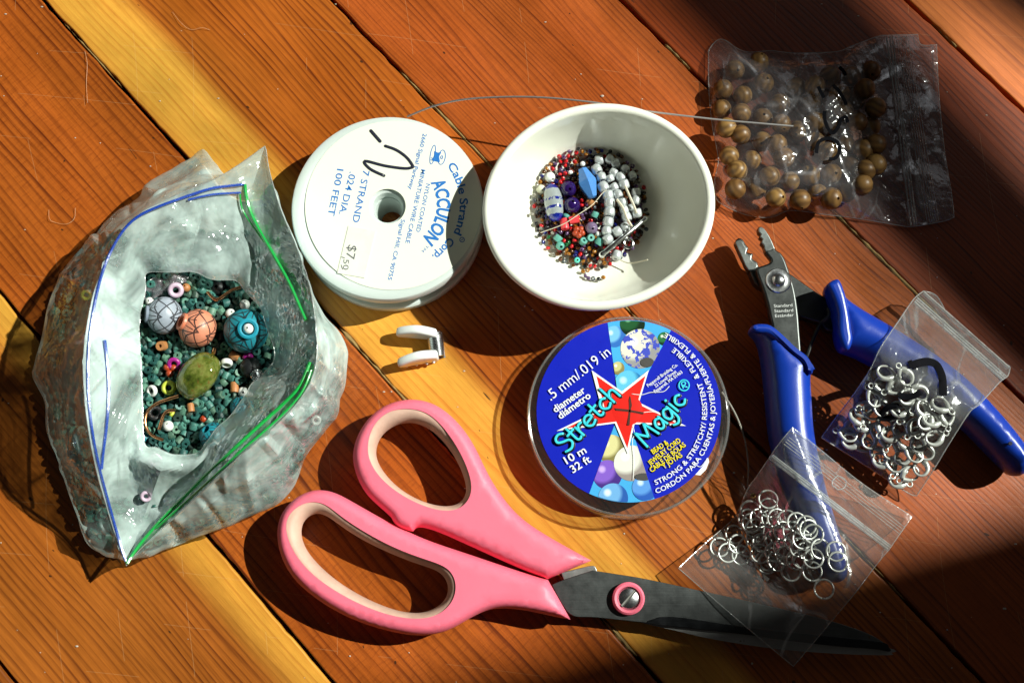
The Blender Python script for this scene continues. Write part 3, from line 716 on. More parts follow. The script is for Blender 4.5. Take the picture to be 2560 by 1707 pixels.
# cord end poking out of the case
pts = smooth([P(*p, z) for p, z in zip(ZG([(55, 985), (105, 1060), (150, 1150), (185, 1260), (203, 1400), (197, 1515)]), (.008, .008, .007, .005, .003, .0006))], 6, False)
V, Fc = tube(pts, 0.00028, 6); mnyl = plain('clear_cord', (0.62, 0.6, 0.52), 0.25, bmp=0, Transmission_Weight=0.5)
build('cord_end', V, Fc, mnyl, CASE)
# ================================================================== SCISSORS
def outl(pts, z, zm, k=5, relax=0):
    src = [Vector(p) for p in zm(pts)]; L = smooth(src, k)
    pin = [src[i] for i in range(len(src)) if (src[i] - src[i - 1]).length < 1e-6]
    fix = [any((p - q).length < 1e-4 for q in pin) for p in L]
    for _ in range(relax): L = [p if fix[i] else (L[i - 1] + p * 2 + L[(i + 1) % len(L)]) / 4 for i, p in enumerate(L)]
    return [(q.x, q.y) for q in PP([tuple(p) for p in L], z)]
mpink = plain('pink_plastic', srgb(246, 114, 138), 0.52, var=0.08, vs=60, bmp=0.12, bs=700, bd=0.0002, Subsurface_Weight=0.12, Subsurface_Radius=(0.004, 0.0015, 0.0015), Subsurface_Scale=1.0)
mliner = plain('soft_beige_rubber', srgb(206, 168, 150), 0.65, var=0.35, vs=120, bmp=0.2, bs=900, bd=0.0002)
U_out = [(1995, 1045), (1995, 1045), (1820, 950), (1650, 850), (1540, 765), (1450, 650), (1380, 540), (1330, 430), (1270, 310), (1180, 200), (1080, 120), (980, 90), (900, 85), (800, 105), (700, 160), (625, 250), (580, 350), (568, 440), (590, 540), (640, 640), (700, 700), (770, 760), (800, 790), (800, 790), (822, 838), (870, 862), (930, 872), (930, 872), (950, 845), (1000, 848), (1100, 880), (1250, 950), (1450, 1040), (1600, 1110), (1735, 1155), (1735, 1155)]
U_in = [(900, 155), (1000, 165), (1090, 230), (1180, 350), (1240, 460), (1280, 570), (1285, 650), (1250, 720), (1180, 760), (1080, 755), (950, 710), (830, 640), (740, 560), (680, 470), (665, 380), (690, 270), (760, 190), (830, 162)]
U_hole = [(890, 222), (970, 232), (1060, 282), (1145, 375), (1207, 478), (1246, 580), (1250, 650), (1218, 702), (1150, 728), (1060, 718), (960, 686), (850, 622), (770, 540), (718, 460), (708, 390), (734, 310), (800, 250)]
L_out = [(1735, 1160), (1735, 1160), (1600, 1120), (1450, 1070), (1300, 1020), (1150, 970), (1000, 920), (850, 850), (700, 770), (560, 690), (480, 645), (400, 622), (320, 628), (240, 665), (180, 720), (140, 780), (120, 860), (125, 950), (150, 1040), (200, 1130), (270, 1210), (400, 1310), (550, 1390), (700, 1445), (850, 1480), (960, 1495), (1060, 1485), (1150, 1460), (1250, 1400), (1350, 1345), (1450, 1325), (1600, 1340), (1750, 1375), (1870, 1397), (1870, 1397)]
L_in = [(360, 700), (430, 720), (500, 780), (600, 850), (720, 920), (850, 985), (1000, 1040), (1100, 1070), (1160, 1110), (1190, 1170), (1190, 1250), (1150, 1320), (1080, 1375), (980, 1395), (850, 1385), (700, 1340), (550, 1270), (420, 1190), (320, 1110), (240, 1010), (200, 920), (185, 840), (210, 770), (280, 715)]
L_hole = [(370, 762), (430, 784), (520, 856), (650, 936), (800, 1006), (950, 1066), (1060, 1096), (1118, 1138), (1144, 1200), (1134, 1262), (1092, 1314), (1020, 1350), (950, 1360), (850, 1349), (720, 1304), (580, 1234), (460, 1154), (358, 1062), (286, 970), (263, 890), (270, 826), (308, 780)]
so = P(*ZB([(515, 310)])[0], 0)
SCI = thing('scissors', (so.x, so.y, 0), 'pink handled scissors with dark worn steel blades lying half open', 'scissors')
HZ0, HZ1 = 0.0035, 0.0145
def handle(name, out, inn, hole, z0, z1):
    zm_ = (z0 + z1) / 2 + 0.0015
    h = pillow(name, [outl(out, zm_, ZA, 5, 16), outl(inn, zm_, ZA, 5, 16)], z0, z1, 0.0030, mpink, SCI, dome=(0,))
    pillow('finger_grip', [outl(inn, zm_, ZA, 5, 16), outl(hole, zm_ - 0.001, ZA, 5, 16)], z0 + 0.001, z1 - 0.0003, 0.0030, mliner, h, dome=(1,))
handle('handle', U_out, U_in, U_hole, HZ0 + 0.0004, HZ1)
handle('handle', L_out, L_in, L_hole, HZ0, HZ1 - 0.0002)
def steel(name, base, rough, scratch=1.0, rust=True):
    t = NT(name); o = t.obj()
    s1 = t.noise(t.mapping(o, (60, 2500, 500), rot=(0, 0, 0.27)), 1.0, 3, 0.6); b1 = t.noise(o, 180, 5, 0.65); b2 = t.noise(o, 900, 3, 0.7)
    f = t.math('MULTIPLY_ADD', s1, 0.35 * scratch, t.math('MULTIPLY_ADD', b1, 0.5, 0.55))
    cmb = t.n('ShaderNodeCombineColor'); [t.l(f, cmb.inputs[i]) for i in range(3)]
    col = t.mix(1.0, c4(base), cmb.outputs[0], 'MULTIPLY')
    if rust:
        col = t.mix(t.math('MULTIPLY', t.math('GREATER_THAN', t.math('ADD', b1, t.math('MULTIPLY', b2, 0.35)), 0.86), 0.7), col, (0.10, 0.055, 0.02, 1))
    bs = t.bsdf(col, t.math('MULTIPLY_ADD', b1, 0.3, rough - 0.1), 1.0)
    t.l(t.bump(t.math('ADD', s1, b2), 0.12, 0.0002), bs.inputs['Normal']); return t.m
mblade = steel('worn_dark_steel', (0.10, 0.107, 0.106), 0.40); mgrind = steel('ground_edge_steel', (0.035, 0.037, 0.04), 0.30, 1.6, False); mblade2 = steel('pale_worn_steel', (0.34, 0.34, 0.33), 0.38)
bl_top = [(0, 215), (0, 215), (70, 185), (270, 120), (270, 120), (400, 140), (640, 180), (1060, 270), (1400, 345), (1800, 440), (2000, 500), (2150, 560), (2252, 630), (2256, 662), (2150, 645), (1900, 626), (1500, 580), (1300, 550), (900, 505), (650, 474), (300, 436), (140, 424), (60, 330)]
BZ = 0.0078
bl = plate('upper_blade', [outl(bl_top, BZ, ZB)], BZ - 0.0014, BZ, 0.0002, mblade, SCI)
gr = [(640, 474), (690, 440), (760, 430), (900, 440), (1300, 500), (1700, 545), (2000, 575), (2215, 602), (2254, 640), (2252, 662), (2150, 644), (1900, 625), (1500, 579), (1300, 549), (900, 504)]
plate('ground_edge', [outl(gr, BZ, ZB)], BZ - 0.0006, BZ + 0.00012, 0.0001, mgrind, bl)
bl_low = [(60, 135), (60, 135), (240, 92), (240, 92), (300, 118), (300, 380), (600, 465), (800, 512), (1100, 580), (1500, 640), (1900, 672), (2240, 682), (2256, 668), (2240, 640), (1600, 520), (900, 400), (500, 300), (260, 160), (80, 186), (80, 186)]
plate('lower_blade', [outl(bl_low, BZ - 0.0016, ZB)], BZ - 0.0032, BZ - 0.0016, 0.0002, mblade2, SCI)
sw = P(*ZB([(512, 308)])[0], BZ + 0.0018)
TSw = Matrix.Translation((sw.x, sw.y, 0))
V, Fc = lathe([(0.0032, BZ), (0.0049, BZ), (0.0051, BZ + 0.0006), (0.0050, BZ + 0.0018), (0.0044, BZ + 0.0023), (0.0037, BZ + 0.0021), (0.0035, BZ + 0.0016)], 48, TSw, True)
ring = build('screw_collar', V, Fc, mpink, SCI)
msteel = plain('bright_steel', (0.62, 0.64, 0.65), 0.25, 1.0, var=0.1, vs=700, bmp=0.15)
V, Fc = lathe([(0, BZ + 0.0020), (0.0028, BZ + 0.0019), (0.0034, BZ + 0.0014), (0.0034, BZ)], 40, TSw)
scr = build('screw', V, Fc, msteel, SCI)
sa = PP(ZB([(462, 356), (552, 252), (562, 264), (474, 366)]), BZ + 0.0021)
plate('screw_slot', [[(q.x, q.y) for q in sa]], BZ + 0.0016, BZ + 0.00212, 0, plain('slot_shadow', (0.10, 0.10, 0.09), 0.5, 0.8, bmp=0), scr)
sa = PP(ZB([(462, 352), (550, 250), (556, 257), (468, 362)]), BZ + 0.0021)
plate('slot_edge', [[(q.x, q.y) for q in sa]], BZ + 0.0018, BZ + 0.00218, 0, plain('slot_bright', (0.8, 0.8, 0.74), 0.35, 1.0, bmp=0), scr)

# ================================================================== CRIMPING PLIERS
po = P(*ZG([(372, 362)])[0], 0)
PLI = thing('crimping_pliers', (po.x, po.y, 0), 'open crimping pliers with dark jaws and blue plastic handles', 'pliers')
mdark = steel('black_oxide_steel', (0.075, 0.080, 0.078), 0.36, 0.8, False); mjaw = steel('bare_jaw_steel', (0.24, 0.26, 0.25), 0.32, 1.0, False)
mbh = plain('blue_vinyl', srgb(14, 54, 158), 0.34, var=0.05, vs=80, bmp=0.25, bs=2600, bd=0.00012)
AZ = 0.0125
arm_b = [(130, 142), (130, 142), (150, 126), (172, 136), (186, 160), (203, 184), (196, 206), (226, 214), (226, 240), (250, 262), (262, 286), (300, 300), (420, 330), (500, 372), (600, 440), (660, 470), (720, 500), (720, 620), (660, 640), (610, 606), (585, 560), (590, 500), (560, 480), (560, 590), (480, 560), (420, 500), (300, 420), (240, 380), (205, 305), (170, 235), (140, 170)]
arm_b = [(130, 142), (150, 126), (172, 136), (186, 160), (203, 184), (194, 206), (228, 214), (224, 240), (252, 262), (262, 286), (300, 300), (420, 320), (500, 372), (600, 440), (660, 470), (700, 500), (720, 560), (700, 640), (640, 640), (605, 600), (540, 580), (480, 555), (420, 500), (300, 420), (240, 380), (205, 305), (170, 235), (140, 170)]
plate('rear_arm', [outl(arm_b, AZ - 0.004, ZG, 3)], AZ - 0.0080, AZ - 0.0032, 0.0006, mdark, PLI)
arm_f = [(258, 66), (272, 60), (292, 70), (322, 112), (356, 186), (385, 205), (408, 240), (430, 300), (462, 400), (482, 520), (492, 640), (498, 800), (440, 900), (340, 800), (340, 640), (325, 560), (305, 470), (275, 380), (252, 320), (250, 292), (262, 284), (318, 264), (330, 246), (316, 225), (300, 204), (288, 168), (274, 150), (280, 132), (266, 118), (272, 104), (260, 92)]
af = plate('front_arm', [outl(arm_f, AZ, ZG, 3)], AZ - 0.0034, AZ, 0.0007, mdark, PLI)
plate('jaw', [outl([(260, 68), (272, 62), (290, 72), (320, 114), (350, 180), (345, 188), (300, 203), (290, 168), (276, 150), (282, 132), (268, 118), (274, 104), (262, 92)], AZ, ZG, 2)], AZ - 0.002, AZ + 0.0004, 0.0003, mjaw, PLI)
plate('jaw', [outl([(133, 142), (150, 129), (170, 138), (184, 161), (200, 185), (192, 206), (225, 215), (221, 240), (248, 262), (258, 283), (206, 303), (172, 234), (142, 168)], AZ - 0.002, ZG, 2)], AZ - 0.006, AZ - 0.0026, 0.0003, mjaw, PLI)
pv = P(*ZG([(372, 362)])[0], AZ); TPv = Matrix.Translation((pv.x, pv.y, 0))
V, Fc = lathe([(0.0020, AZ + 0.0007), (0.0028, AZ + 0.0004), (0.0039, AZ + 0.0005), (0.0042, AZ + 0.0002), (0.0042, AZ - 0.0005)], 48, TPv); build('pivot_washer', V, Fc, msteel, PLI)
V, Fc = lathe([(0, AZ + 0.0018), (0.0009, AZ + 0.0017), (0.0017, AZ + 0.0013), (0.0022, AZ + 0.0007), (0.0022, AZ)], 40, TPv); build('pivot_rivet', V, Fc, msteel, PLI)
metch = plain('etched_lettering', (0.62, 0.64, 0.62), 0.5, bmp=0)
for body, a, b in (('Standard', (347, 512), (451, 506)), ('Standard', (350, 540), (455, 535)), ('Est\u00e1ndar', (354, 567), (458, 561))):
    text_line('etched_text', body, ZG([a])[0], ZG([b])[0], 8.2, AZ + 0.00006, metch, af, 0.0)
def hand(name, pts, z0, z1, bev, zt, zm=ZG):
    return pillow(name, [outl(pts, zt, zm, 5, 10)], z0, z1, bev, mbh, PLI)
GL = [(210, 640), (222, 614), (260, 603), (310, 606), (350, 625), (400, 668), (470, 735), (530, 780), (560, 828), (568, 872), (556, 888), (565, 1000), (572, 1150), (590, 1280), (640, 1500), (700, 1700), (745, 1850), (770, 1960), (765, 2020), (720, 2055), (650, 2035), (600, 1960), (530, 1800), (450, 1620), (385, 1440), (345, 1300), (325, 1200), (308, 1000), (292, 850), (268, 710), (240, 668)]
h1 = hand('handle', GL, 0.002, 0.0185, 0.0062, 0.013)
plate('handle_flange', [outl([(214, 640), (224, 616), (260, 605), (310, 608), (350, 628), (400, 671), (470, 738), (528, 783), (557, 830), (564, 872), (548, 884), (520, 840), (460, 780), (380, 715), (310, 665), (255, 655)], 0.0175, ZG, 4)], 0.0148, 0.0192, 0.0018, mbh, h1, None, 60, 4)
GR = [(634, 402), (650, 376), (690, 360), (712, 376), (730, 420), (762, 462), (850, 522), (1000, 606), (1150, 700), (1300, 800), (1450, 920), (1600, 1078), (1700, 1195), (1790, 1320), (1800, 1400), (1750, 1452), (1690, 1445), (1640, 1400), (1550, 1310), (1450, 1205), (1300, 1075), (1130, 950), (950, 850), (850, 800), (780, 765), (730, 755), (705, 712), (690, 645), (675, 540), (640, 440)]
h2 = hand('handle', GR, 0.001, 0.0185, 0.0075, 0.012)
plate('handle_flange', [outl([(636, 402), (652, 378), (690, 363), (710, 380), (728, 424), (742, 470), (760, 560), (770, 640), (778, 700), (760, 752), (730, 752), (708, 710), (694, 645), (690, 540), (660, 450)], 0.0165, ZG, 4)], 0.0120, 0.0198, 0.0016, mbh, h2, None, 60, 4)
hh = P(*ZG([(1672, 1272)])[0], 0.0187); V, Fc = lathe([(0, .0187), (0.0006, .0187), (0.0006, .0180)], 16, Matrix.Translation((hh.x, hh.y, 0))); build('handle_hole', V, Fc, plain('hole_dark', (0.004, 0.006, 0.02), 0.8, bmp=0), h2)
pts = smooth([P(*p, z) for p, z in zip(ZG([(646, 518), (656, 545), (648, 568), (612, 598), (588, 640), (560, 705), (530, 785), (515, 830)]), (.0125, .013, .0125, .011, .011, .011, .011, .010))], 5, False)
V, Fc = tube(pts, 0.0006, 8); build('return_spring', V, Fc, mdark, PLI)

# ================================================================== SPRING BEAD CLIP
mclip = plain('white_glossy_plastic', (0.83, 0.86, 0.85), 0.25, var=0.02, bmp=0.04)
k0 = P(*ZMc([(1400, 720)])[0], 0)
CL = thing('bead_stopper_clip', (k0.x, k0.y, 0), 'small white spring clip lying on the yellow wood below the spool', 'clip')
def paddle(pa, pb, zc_, hgt, thick, bend):
    """paddle standing on edge: outline in the along/height plane, thickness across"""
    a, b = P(*ZMc([pa])[0], zc_), P(*ZMc([pb])[0], zc_); u = (b - a); L = u.length; u.normalize(); n = Vector((-u.y, u.x, 0))
    prof = []
    for k in range(28):
        t = 2 * math.pi * k / 28; x = 0.5 - 0.5 * math.cos(t); w = (math.sin(math.pi * min(x * 0.62 + 0.02, 1)) ** 0.55) * (1 - 0.35 * max(0, x - 0.55) / 0.45)
        prof.append((x * L, w * hgt / 2 * (1 if math.sin(t) >= 0 else -1) if 0.001 < x < 0.999 else 0.0))
    V, Fc = plate_mesh('arm', [prof], -thick / 2, thick / 2, thick * 0.35, 3)
    return [a + u * v.x + Vector((0, 0, v.y)) + n * (v.z + bend * math.sin(math.pi * v.x / L)) for v in V], Fc
V, Fc = paddle((925, 420), (1800, 480), 0.0048, 0.0098, 0.0030, 0.0006); zmin = min(v.z for v in V); V = [v - Vector((0, 0, zmin)) for v in V]; build('arm', V, Fc, mclip, CL)
V, Fc = paddle((955, 1080), (1820, 910), 0.0048, 0.0098, 0.0030, 0.0005); V = [v - Vector((0, 0, min(q.z for q in V))) for v in V]; ar = build('arm', V, Fc, mclip, CL)
for x, y in ((1150, 1135), (1360, 1105), (1570, 1075), (1715, 1050)):
    q = P(*ZMc([(x, y)])[0], 0.0030); Vb, Fb = lathe([(0, .0005)] + [(.0005 * math.sin(a), .0005 * math.cos(a)) for a in (.5, 1, 1.57, 2.1, 2.6)] + [(0, -.0005)], 12, Matrix.Translation(q)); build('grip_bump', Vb, Fb, mclip, ar)
s0, s1 = P(*ZMc([(1735, 450)])[0], 0.0042), P(*ZMc([(1800, 960)])[0], 0.0042); u = (s1 - s0); Ls = u.length; u.normalize(); sd = Vector((-u.y, u.x, 0)); pts = []
for k in range(15 * 16 + 1):
    a = 2 * math.pi * k / 16; pts.append(s0 + u * (Ls * k / (15 * 16)) + sd * (0.0023 * math.cos(a)) + Vector((0, 0, 0.0023 * math.sin(a))))
V, Fc = tube(pts, 0.00034, 6); build('coil_spring', V, Fc, msteel, CL)
# ================================================================== SMALL ZIP BAGS
def polar_film(outline, c, zf, nr=26, step=None):
    """disc-like film: outline in photo px about centre c; zf(x_px, y_px, r) gives its height"""
    V = []; Fc = []; n = len(outline)
    for i in range(nr + 1):
        r = i / nr
        for p in outline:
            x, y = c[0] + (p[0] - c[0]) * r, c[1] + (p[1] - c[1]) * r
            V.append(P(x, y, zf(x, y, r)))
    for i in range(nr):
        for k in range(n):
            if i == 0: 
                if k == 0: pass
            Fc.append([i * n + k, i * n + (k + 1) % n, (i + 1) * n + (k + 1) % n, (i + 1) * n + k])
    return V, Fc
def dens(pts, k=8): return [tuple(p) for p in smooth([Vector(p) for p in pts], k)]
def segd(x, y, a, b):
    vx, vy = b[0] - a[0], b[1] - a[1]; t = max(0, min(1, ((x - a[0]) * vx + (y - a[1]) * vy) / (vx * vx + vy * vy)))
    return math.hypot(x - a[0] - vx * t, y - a[1] - vy * t), t
def crink(x, y, s=1.0, seed=0.0):
    j = 14 * nz(x, y, seed, 0.02)
    a = noise.voronoi(Vector(((x + j) * 0.016, (y - j) * 0.012, seed)))[0]; b = noise.voronoi(Vector(((x - j) * 0.034, (y + j) * 0.040, seed + 7)))[0]
    return ((a[1] - a[0]) * 0.9 + (b[1] - b[0]) * 0.45 - 0.45) * s
def zipband(name, a, b, zf, w, mat, parent, n=30, lines=(0,)):
    """press-seal ridge: ribs from px a to px b"""
    m = MB(); d = Vector((b[0] - a[0], b[1] - a[1])).normalized(); nrm = Vector((-d.y, d.x))
    for off in lines:
        pts = []
        for k in range(n + 1):
            x, y = a[0] + (b[0] - a[0]) * k / n + nrm.x * off, a[1] + (b[1] - a[1]) * k / n + nrm.y * off
            pts.append(P(x, y, zf(x, y, 0.6) + 0.0004))
        m.tube(pts, w * SPX, 6)
    return build(name, m.V, m.F, mat, parent)
def ring_edge(name, outline, zf, mat, parent, r=0.00016):
    V, Fc = tube([P(x, y, zf(x, y, 1.0)) for x, y in outline], r, 5, closed=True); return build(name, V, Fc, mat, parent)
mfilm = film('clear_zip_bag_film', 0.075, (0.89, 0.89, 0.885), 0.022, 0.16, 70, 0.4, fine=0.12, lines=0.35, lsc=0.6, fres=0.15)
mfilmA = film('wood_bead_bag_film', 0.08, (0.94, 0.94, 0.945), 0.03, 0.14, 60, 0.5, (0.74, 0.72, 0.76), 0.4, 1.4, 0.002, 0.3, 0.25, 0.55, 0.6)
mzip = film('press_seal_ribs', 0.42, (0.93, 0.94, 0.94), 0.14, 0.2, 300, 0.2)
mseam = film('bag_seam_edge', 0.42, (0.93, 0.94, 0.94), 0.15, 0.2, 300, 0.2)

minkd = plain('dry_black_ink', (0.006, 0.006, 0.008), 0.9, 0.0, 0.05, bmp=0)
# ---- bag of wooden beads
wo = dens(ZI([(100, 185), (165, 118), (230, 130), (300, 180), (395, 210), (560, 200), (700, 215), (850, 215), (1050, 205), (1150, 165), (1340, 95), (1400, 85), (1640, 80), (1640, 80), (1665, 155), (1780, 155), (1780, 155), (1785, 300), (1800, 560), (1840, 950), (1890, 1250), (1910, 1430), (1910, 1430), (1830, 1460), (1600, 1500), (1500, 1490), (1200, 1440), (950, 1410), (700, 1380), (560, 1430), (400, 1420), (240, 1360), (150, 1290), (140, 1150), (165, 1000), (120, 750), (95, 500), (92, 250)]), 5)
wc = ZI([(900, 780)])[0]
def wz(x, y, r, up=1):
    zx = (x - 1740) * 2.9588; zy = (y - 60) * 2.9588
    f = max(0, min(1, (1480 - zx) / 420)); f = f * f * (3 - 2 * f); e = max(0, 1 - r ** 3.2)
    if up: return 0.0014 + (0.0118 * f + 0.0012) * e ** 0.75 + 0.0013 * crink(x, y, 1.0, 2) * (0.4 + e) + 0.0009 * max(0, math.sin(zy * 0.012)) * (1 - f) + 0.0012 * nz(x, y, 4, 0.02) * (1 if r < 1 else 0.4)
    return 0.0004 + 0.0003 * e
WB = thing('wood_bead_bag', P(*wc, 0), 'clear zip bag of round wooden beads in the shade at the upper right', 'zip bag')
V, Fc = polar_film(wo, wc, lambda x, y, r: wz(x, y, r, 1), 34); build('front_film', V, Fc, mfilmA, WB, True, 60)
V, Fc = polar_film(wo, wc, lambda x, y, r: wz(x, y, r, 0), 8); build('back_film', V, Fc, mfilmA, WB, True, 180)
ring_edge('seam', wo, lambda x, y, r: 0.0012, mseam, WB, 0.00015)
za, zb = ZI([(1410, 95), (1590, 1490)])
zl = lambda x, y, r: wz(x, y, 0.72) + 0.0003
zipband('zip_track', za, zb, zl, 2.2, mzip, WB, 30, (-14, -8, 0))
zipband('zip_track', ZI([(1530, 95)])[0], ZI([(1760, 1460)])[0], zl, 0.8, mzip, WB, 30, (-12, -6, 0, 5, 11, 17))
strokes_pts = [[(905, 465), (925, 505), (948, 548)], [(1015, 455), (1060, 500), (1095, 560), (1112, 600)], [(952, 645), (950, 700), (975, 770), (1010, 808), (1050, 765), (1075, 705), (1110, 690), (1120, 730)], [(890, 955), (905, 880), (965, 848), (1030, 862), (1060, 905), (1055, 960), (1025, 995), (985, 1000)], [(1060, 320), (1090, 350), (1105, 380)]]
m = MB()
for ln in strokes_pts:
    pts = [P(p[0], p[1], wz(p[0], p[1], 0.3) + 0.0010 - 0.0013 * crink(p[0], p[1], 1, 2)) for p in smooth([Vector(q) for q in ZI(ln)], 8, False)]
    V, Fc = tube(pts, 0.00062, 8); cz = {}
    m.add([Vector((v.x, v.y, pts[i // 8].z + (v.z - pts[i // 8].z) * 0.06)) for i, v in enumerate(V)], Fc)
build('marker_writing', m.V, m.F, minkd, WB)
def beadwood(name):
    t = NT(name); o = t.obj(); rnd = t.n('ShaderNodeObjectInfo').outputs['Random']
    w = t.n('ShaderNodeTexWave', wave_type='RINGS', rings_direction='X'); w.inputs['Scale'].default_value = 150; w.inputs['Distortion'].default_value = 5; w.inputs['Detail'].default_value = 3; w.inputs['Detail Scale'].default_value = 0.8
    t.l(t.mapping(o, (1, 1, 1), (0.004, 0.003, 0)), w.inputs[0])
    a = t.mix(rnd, srgb(150, 116, 66), srgb(112, 80, 44)); col = t.mix(t.math('MULTIPLY', w.outputs['Fac'], 0.7), a, srgb(78, 54, 30))
    b = t.bsdf(col, 0.40, 0.0, 0.35); return t.m
mbw = beadwood('polished_bead_wood')
def bead_mesh(name, r, hole, n=24, squash=1.0, m=10):
    a0 = math.asin(min(0.95, hole / r)); prof = []
    for k in range(m + 1):
        a = a0 + (math.pi - 2 * a0) * k / m; prof.append((r * math.sin(a), r * math.cos(a) * squash))
    prof += [(hole, prof[-1][1] * 0.5), (hole, -prof[-1][1] * 0.5)]
    V, Fc = lathe(prof, n, None, True); me = bpy.data.meshes.new(name); me.from_pydata([tuple(v) for v in V], [], [f[::-1] for f in Fc])
    me.polygons.foreach_set('use_smooth', [True] * len(me.polygons)); me.set_sharp_from_angle(angle=math.radians(50)); return me
def place(name, me, loc, rot, label, cat, group=None, scale=None):
    o = bpy.data.objects.new(name, me); COL.objects.link(o); o.location = loc; o.rotation_euler = rot
    if scale: o.scale = scale
    ORG[o.name] = Vector(loc); return tag(o, label, cat, group)
def rrot(): return (random.uniform(0, 6.28), random.uniform(0, 6.28), random.uniform(0, 6.28))
RW = 0.0035
mw = bead_mesh('wooden_bead', RW, 0.0005); mw.materials.append(mbw)
wbp = [(285, 340), (465, 285), (200, 485), (345, 530), (500, 440), (190, 630), (620, 590), (740, 470), (860, 580), (490, 700), (335, 660), (225, 770), (330, 820), (490, 870), (600, 890), (650, 990), (245, 975), (305, 1085), (290, 1222), (410, 1010), (440, 1222), (545, 1130), (590, 1285), (695, 1165), (840, 1120), (755, 790), (630, 740), (880, 870), (900, 1265), (1110, 1250), (1000, 1110), (1140, 1040), (1100, 900), (980, 950), (1030, 760), (1290, 760), (1240, 930), (985, 390), (1180, 560), (770, 1300), (880, 730), (1000, 1290), (1060, 520), (1150, 390), (1250, 480), (1330, 620), (1190, 730), (1330, 890), (1255, 1080), (1090, 640), (1330, 1040), (1230, 1190), (880, 460), (1290, 350)]
def drop(lst, r, z0, zmax):
    out = []
    for x, y in lst:
        q = P(x, y, z0 + r); z = z0 + r
        for w in out:
            d = math.hypot(q.x - w.x, q.y - w.y)
            if d < 2 * r: z = max(z, w.z + math.sqrt(max(0, 4 * r * r - d * d)))
        z = min(z, zmax); q = P(x, y, z); out.append(q)
    return out
for q in drop([ZI([p])[0] for p in wbp], RW, 0.0009, 0.0085):
    place('wooden_bead', mw, q, rrot(), 'round striped brown wooden bead inside the clear zip bag', 'bead', 'wooden beads in the clear zip bag', (random.uniform(.94, 1.05),) * 3)

# ---- bag of jump rings, resting on a plier handle and the scissors
ho = dens(ZH([(655, 235), (655, 235), (720, 140), (800, 45), (800, 45), (860, 90), (1000, 205), (1150, 330), (1300, 440), (1545, 600), (1545, 600), (1480, 690), (1400, 805), (1400, 805), (1320, 900), (1200, 1060), (1000, 1300), (805, 1530), (805, 1530), (600, 1360), (400, 1190), (90, 920), (90, 920), (180, 835), (280, 745), (440, 600), (520, 430), (580, 345)]), 6)
hc_ = ZH([(800, 780)])[0]; ha, hb = ZH([(760, 60), (1140, 990)]); sb0, sb1 = ZH([(0, 1180), (1400, 1420)])
def hz(x, y, r, up=1):
    d1, t1 = segd(x, y, ha, hb); d2, t2 = segd(x, y, sb0, sb1)
    h = max(0.0205 * math.exp(-(d1 / 138) ** 2) * (1 if t1 < .98 else .9), 0.0100 * math.exp(-(d2 / 170) ** 2)); h = max(h, 0.0206 * max(0, min(1, 1.25 - d1 / 72)))
    h = max(h, 0.0098 * max(0, min(1, 1.7 - d2 / 45)))
    h = max(h, 0.0015)
    e = max(0, 1 - r ** 4)
    return h + (0.0024 * e + 0.0006 * crink(x, y, 1, 5) * (0.3 + e) if up else 0.0003 + 0.0003 * crink(x, y, 1, 5) * 0)
RB = thing('jump_ring_bag', P(*hc_, 0), 'small clear zip bag of silver jump rings lying over the scissors blades', 'zip bag')
V, Fc = polar_film(ho, hc_, lambda x, y, r: hz(x, y, r, 1), 34); build('front_film', V, Fc, mfilm, RB, True, 60)
V, Fc = polar_film(ho, hc_, lambda x, y, r: hz(x, y, r, 0), 24); build('back_film', V, Fc, mfilm, RB, True, 180)
ring_edge('seam', ho, lambda x, y, r: hz(x, y, 1.0, 1), mseam, RB)
zipband('zip_track', ZH([(668, 228)])[0], ZH([(1400, 790)])[0], lambda x, y, r: hz(x, y, .5), 2.6, mzip, RB, 40, (-5, 0, 6))
zipband('zip_track', ZH([(760, 130)])[0], ZH([(1480, 690)])[0], lambda x, y, r: hz(x, y, .5), 0.8, mzip, RB, 40, (-12, -5, 2, 9))
pts = [P(x, y, hz(x, y, .5) + .0006) for x, y in ZH([(1090 + 44 * math.cos(k * .449), 392 + 40 * math.sin(k * .449) - 8 * (k % 5 == 0)) for k in range(14)])]
V, Fc = tube(pts, 0.00022, 6, closed=True); build('hang_hole_edge', V, Fc, mseam, RB)
mring = plain('bright_silver_wire', (0.74, 0.77, 0.73), 0.28, 0.5, var=0.05, bmp=0.02)
def ring_mesh(R, r, gap=0.0, n=36):
    pts = [(R * math.cos(a), R * math.sin(a), 0.0004 * gap * (a / 6.28 - .5)) for a in [gap * 0.06 + (2 * math.pi - gap * 0.12) * k / n for k in range(n + 1)]]
    V, Fc = tube(pts, r, 8); me = bpy.data.meshes.new('jump_ring'); me.from_pydata([tuple(v) for v in V], [], Fc); me.polygons.foreach_set('use_smooth', [True] * len(me.polygons)); me.materials.append(mring); return me
rme = ring_mesh(0.00290, 0.00033, 0.6)
rps = [(650, 545), (648, 492), (535, 560), (520, 612), (665, 615), (765, 620), (825, 635), (886, 655), (565, 672), (440, 710), (345, 790), (690, 740), (810, 755), (930, 708), (572, 735), (480, 840), (395, 825), (622, 878), (652, 876), (640, 895), (745, 795), (890, 812), (972, 800), (1070, 815), (1082, 880), (790, 940), (922, 940), (995, 1050), (820, 870), (862, 862), (740, 690), (700, 610), (545, 640), (610, 760), (900, 680), (760, 840), (520, 790), (690, 820), (840, 790), (600, 830), (800, 690), (460, 770), (700, 880), (930, 860), (590, 610), (860, 740)]
lay = []
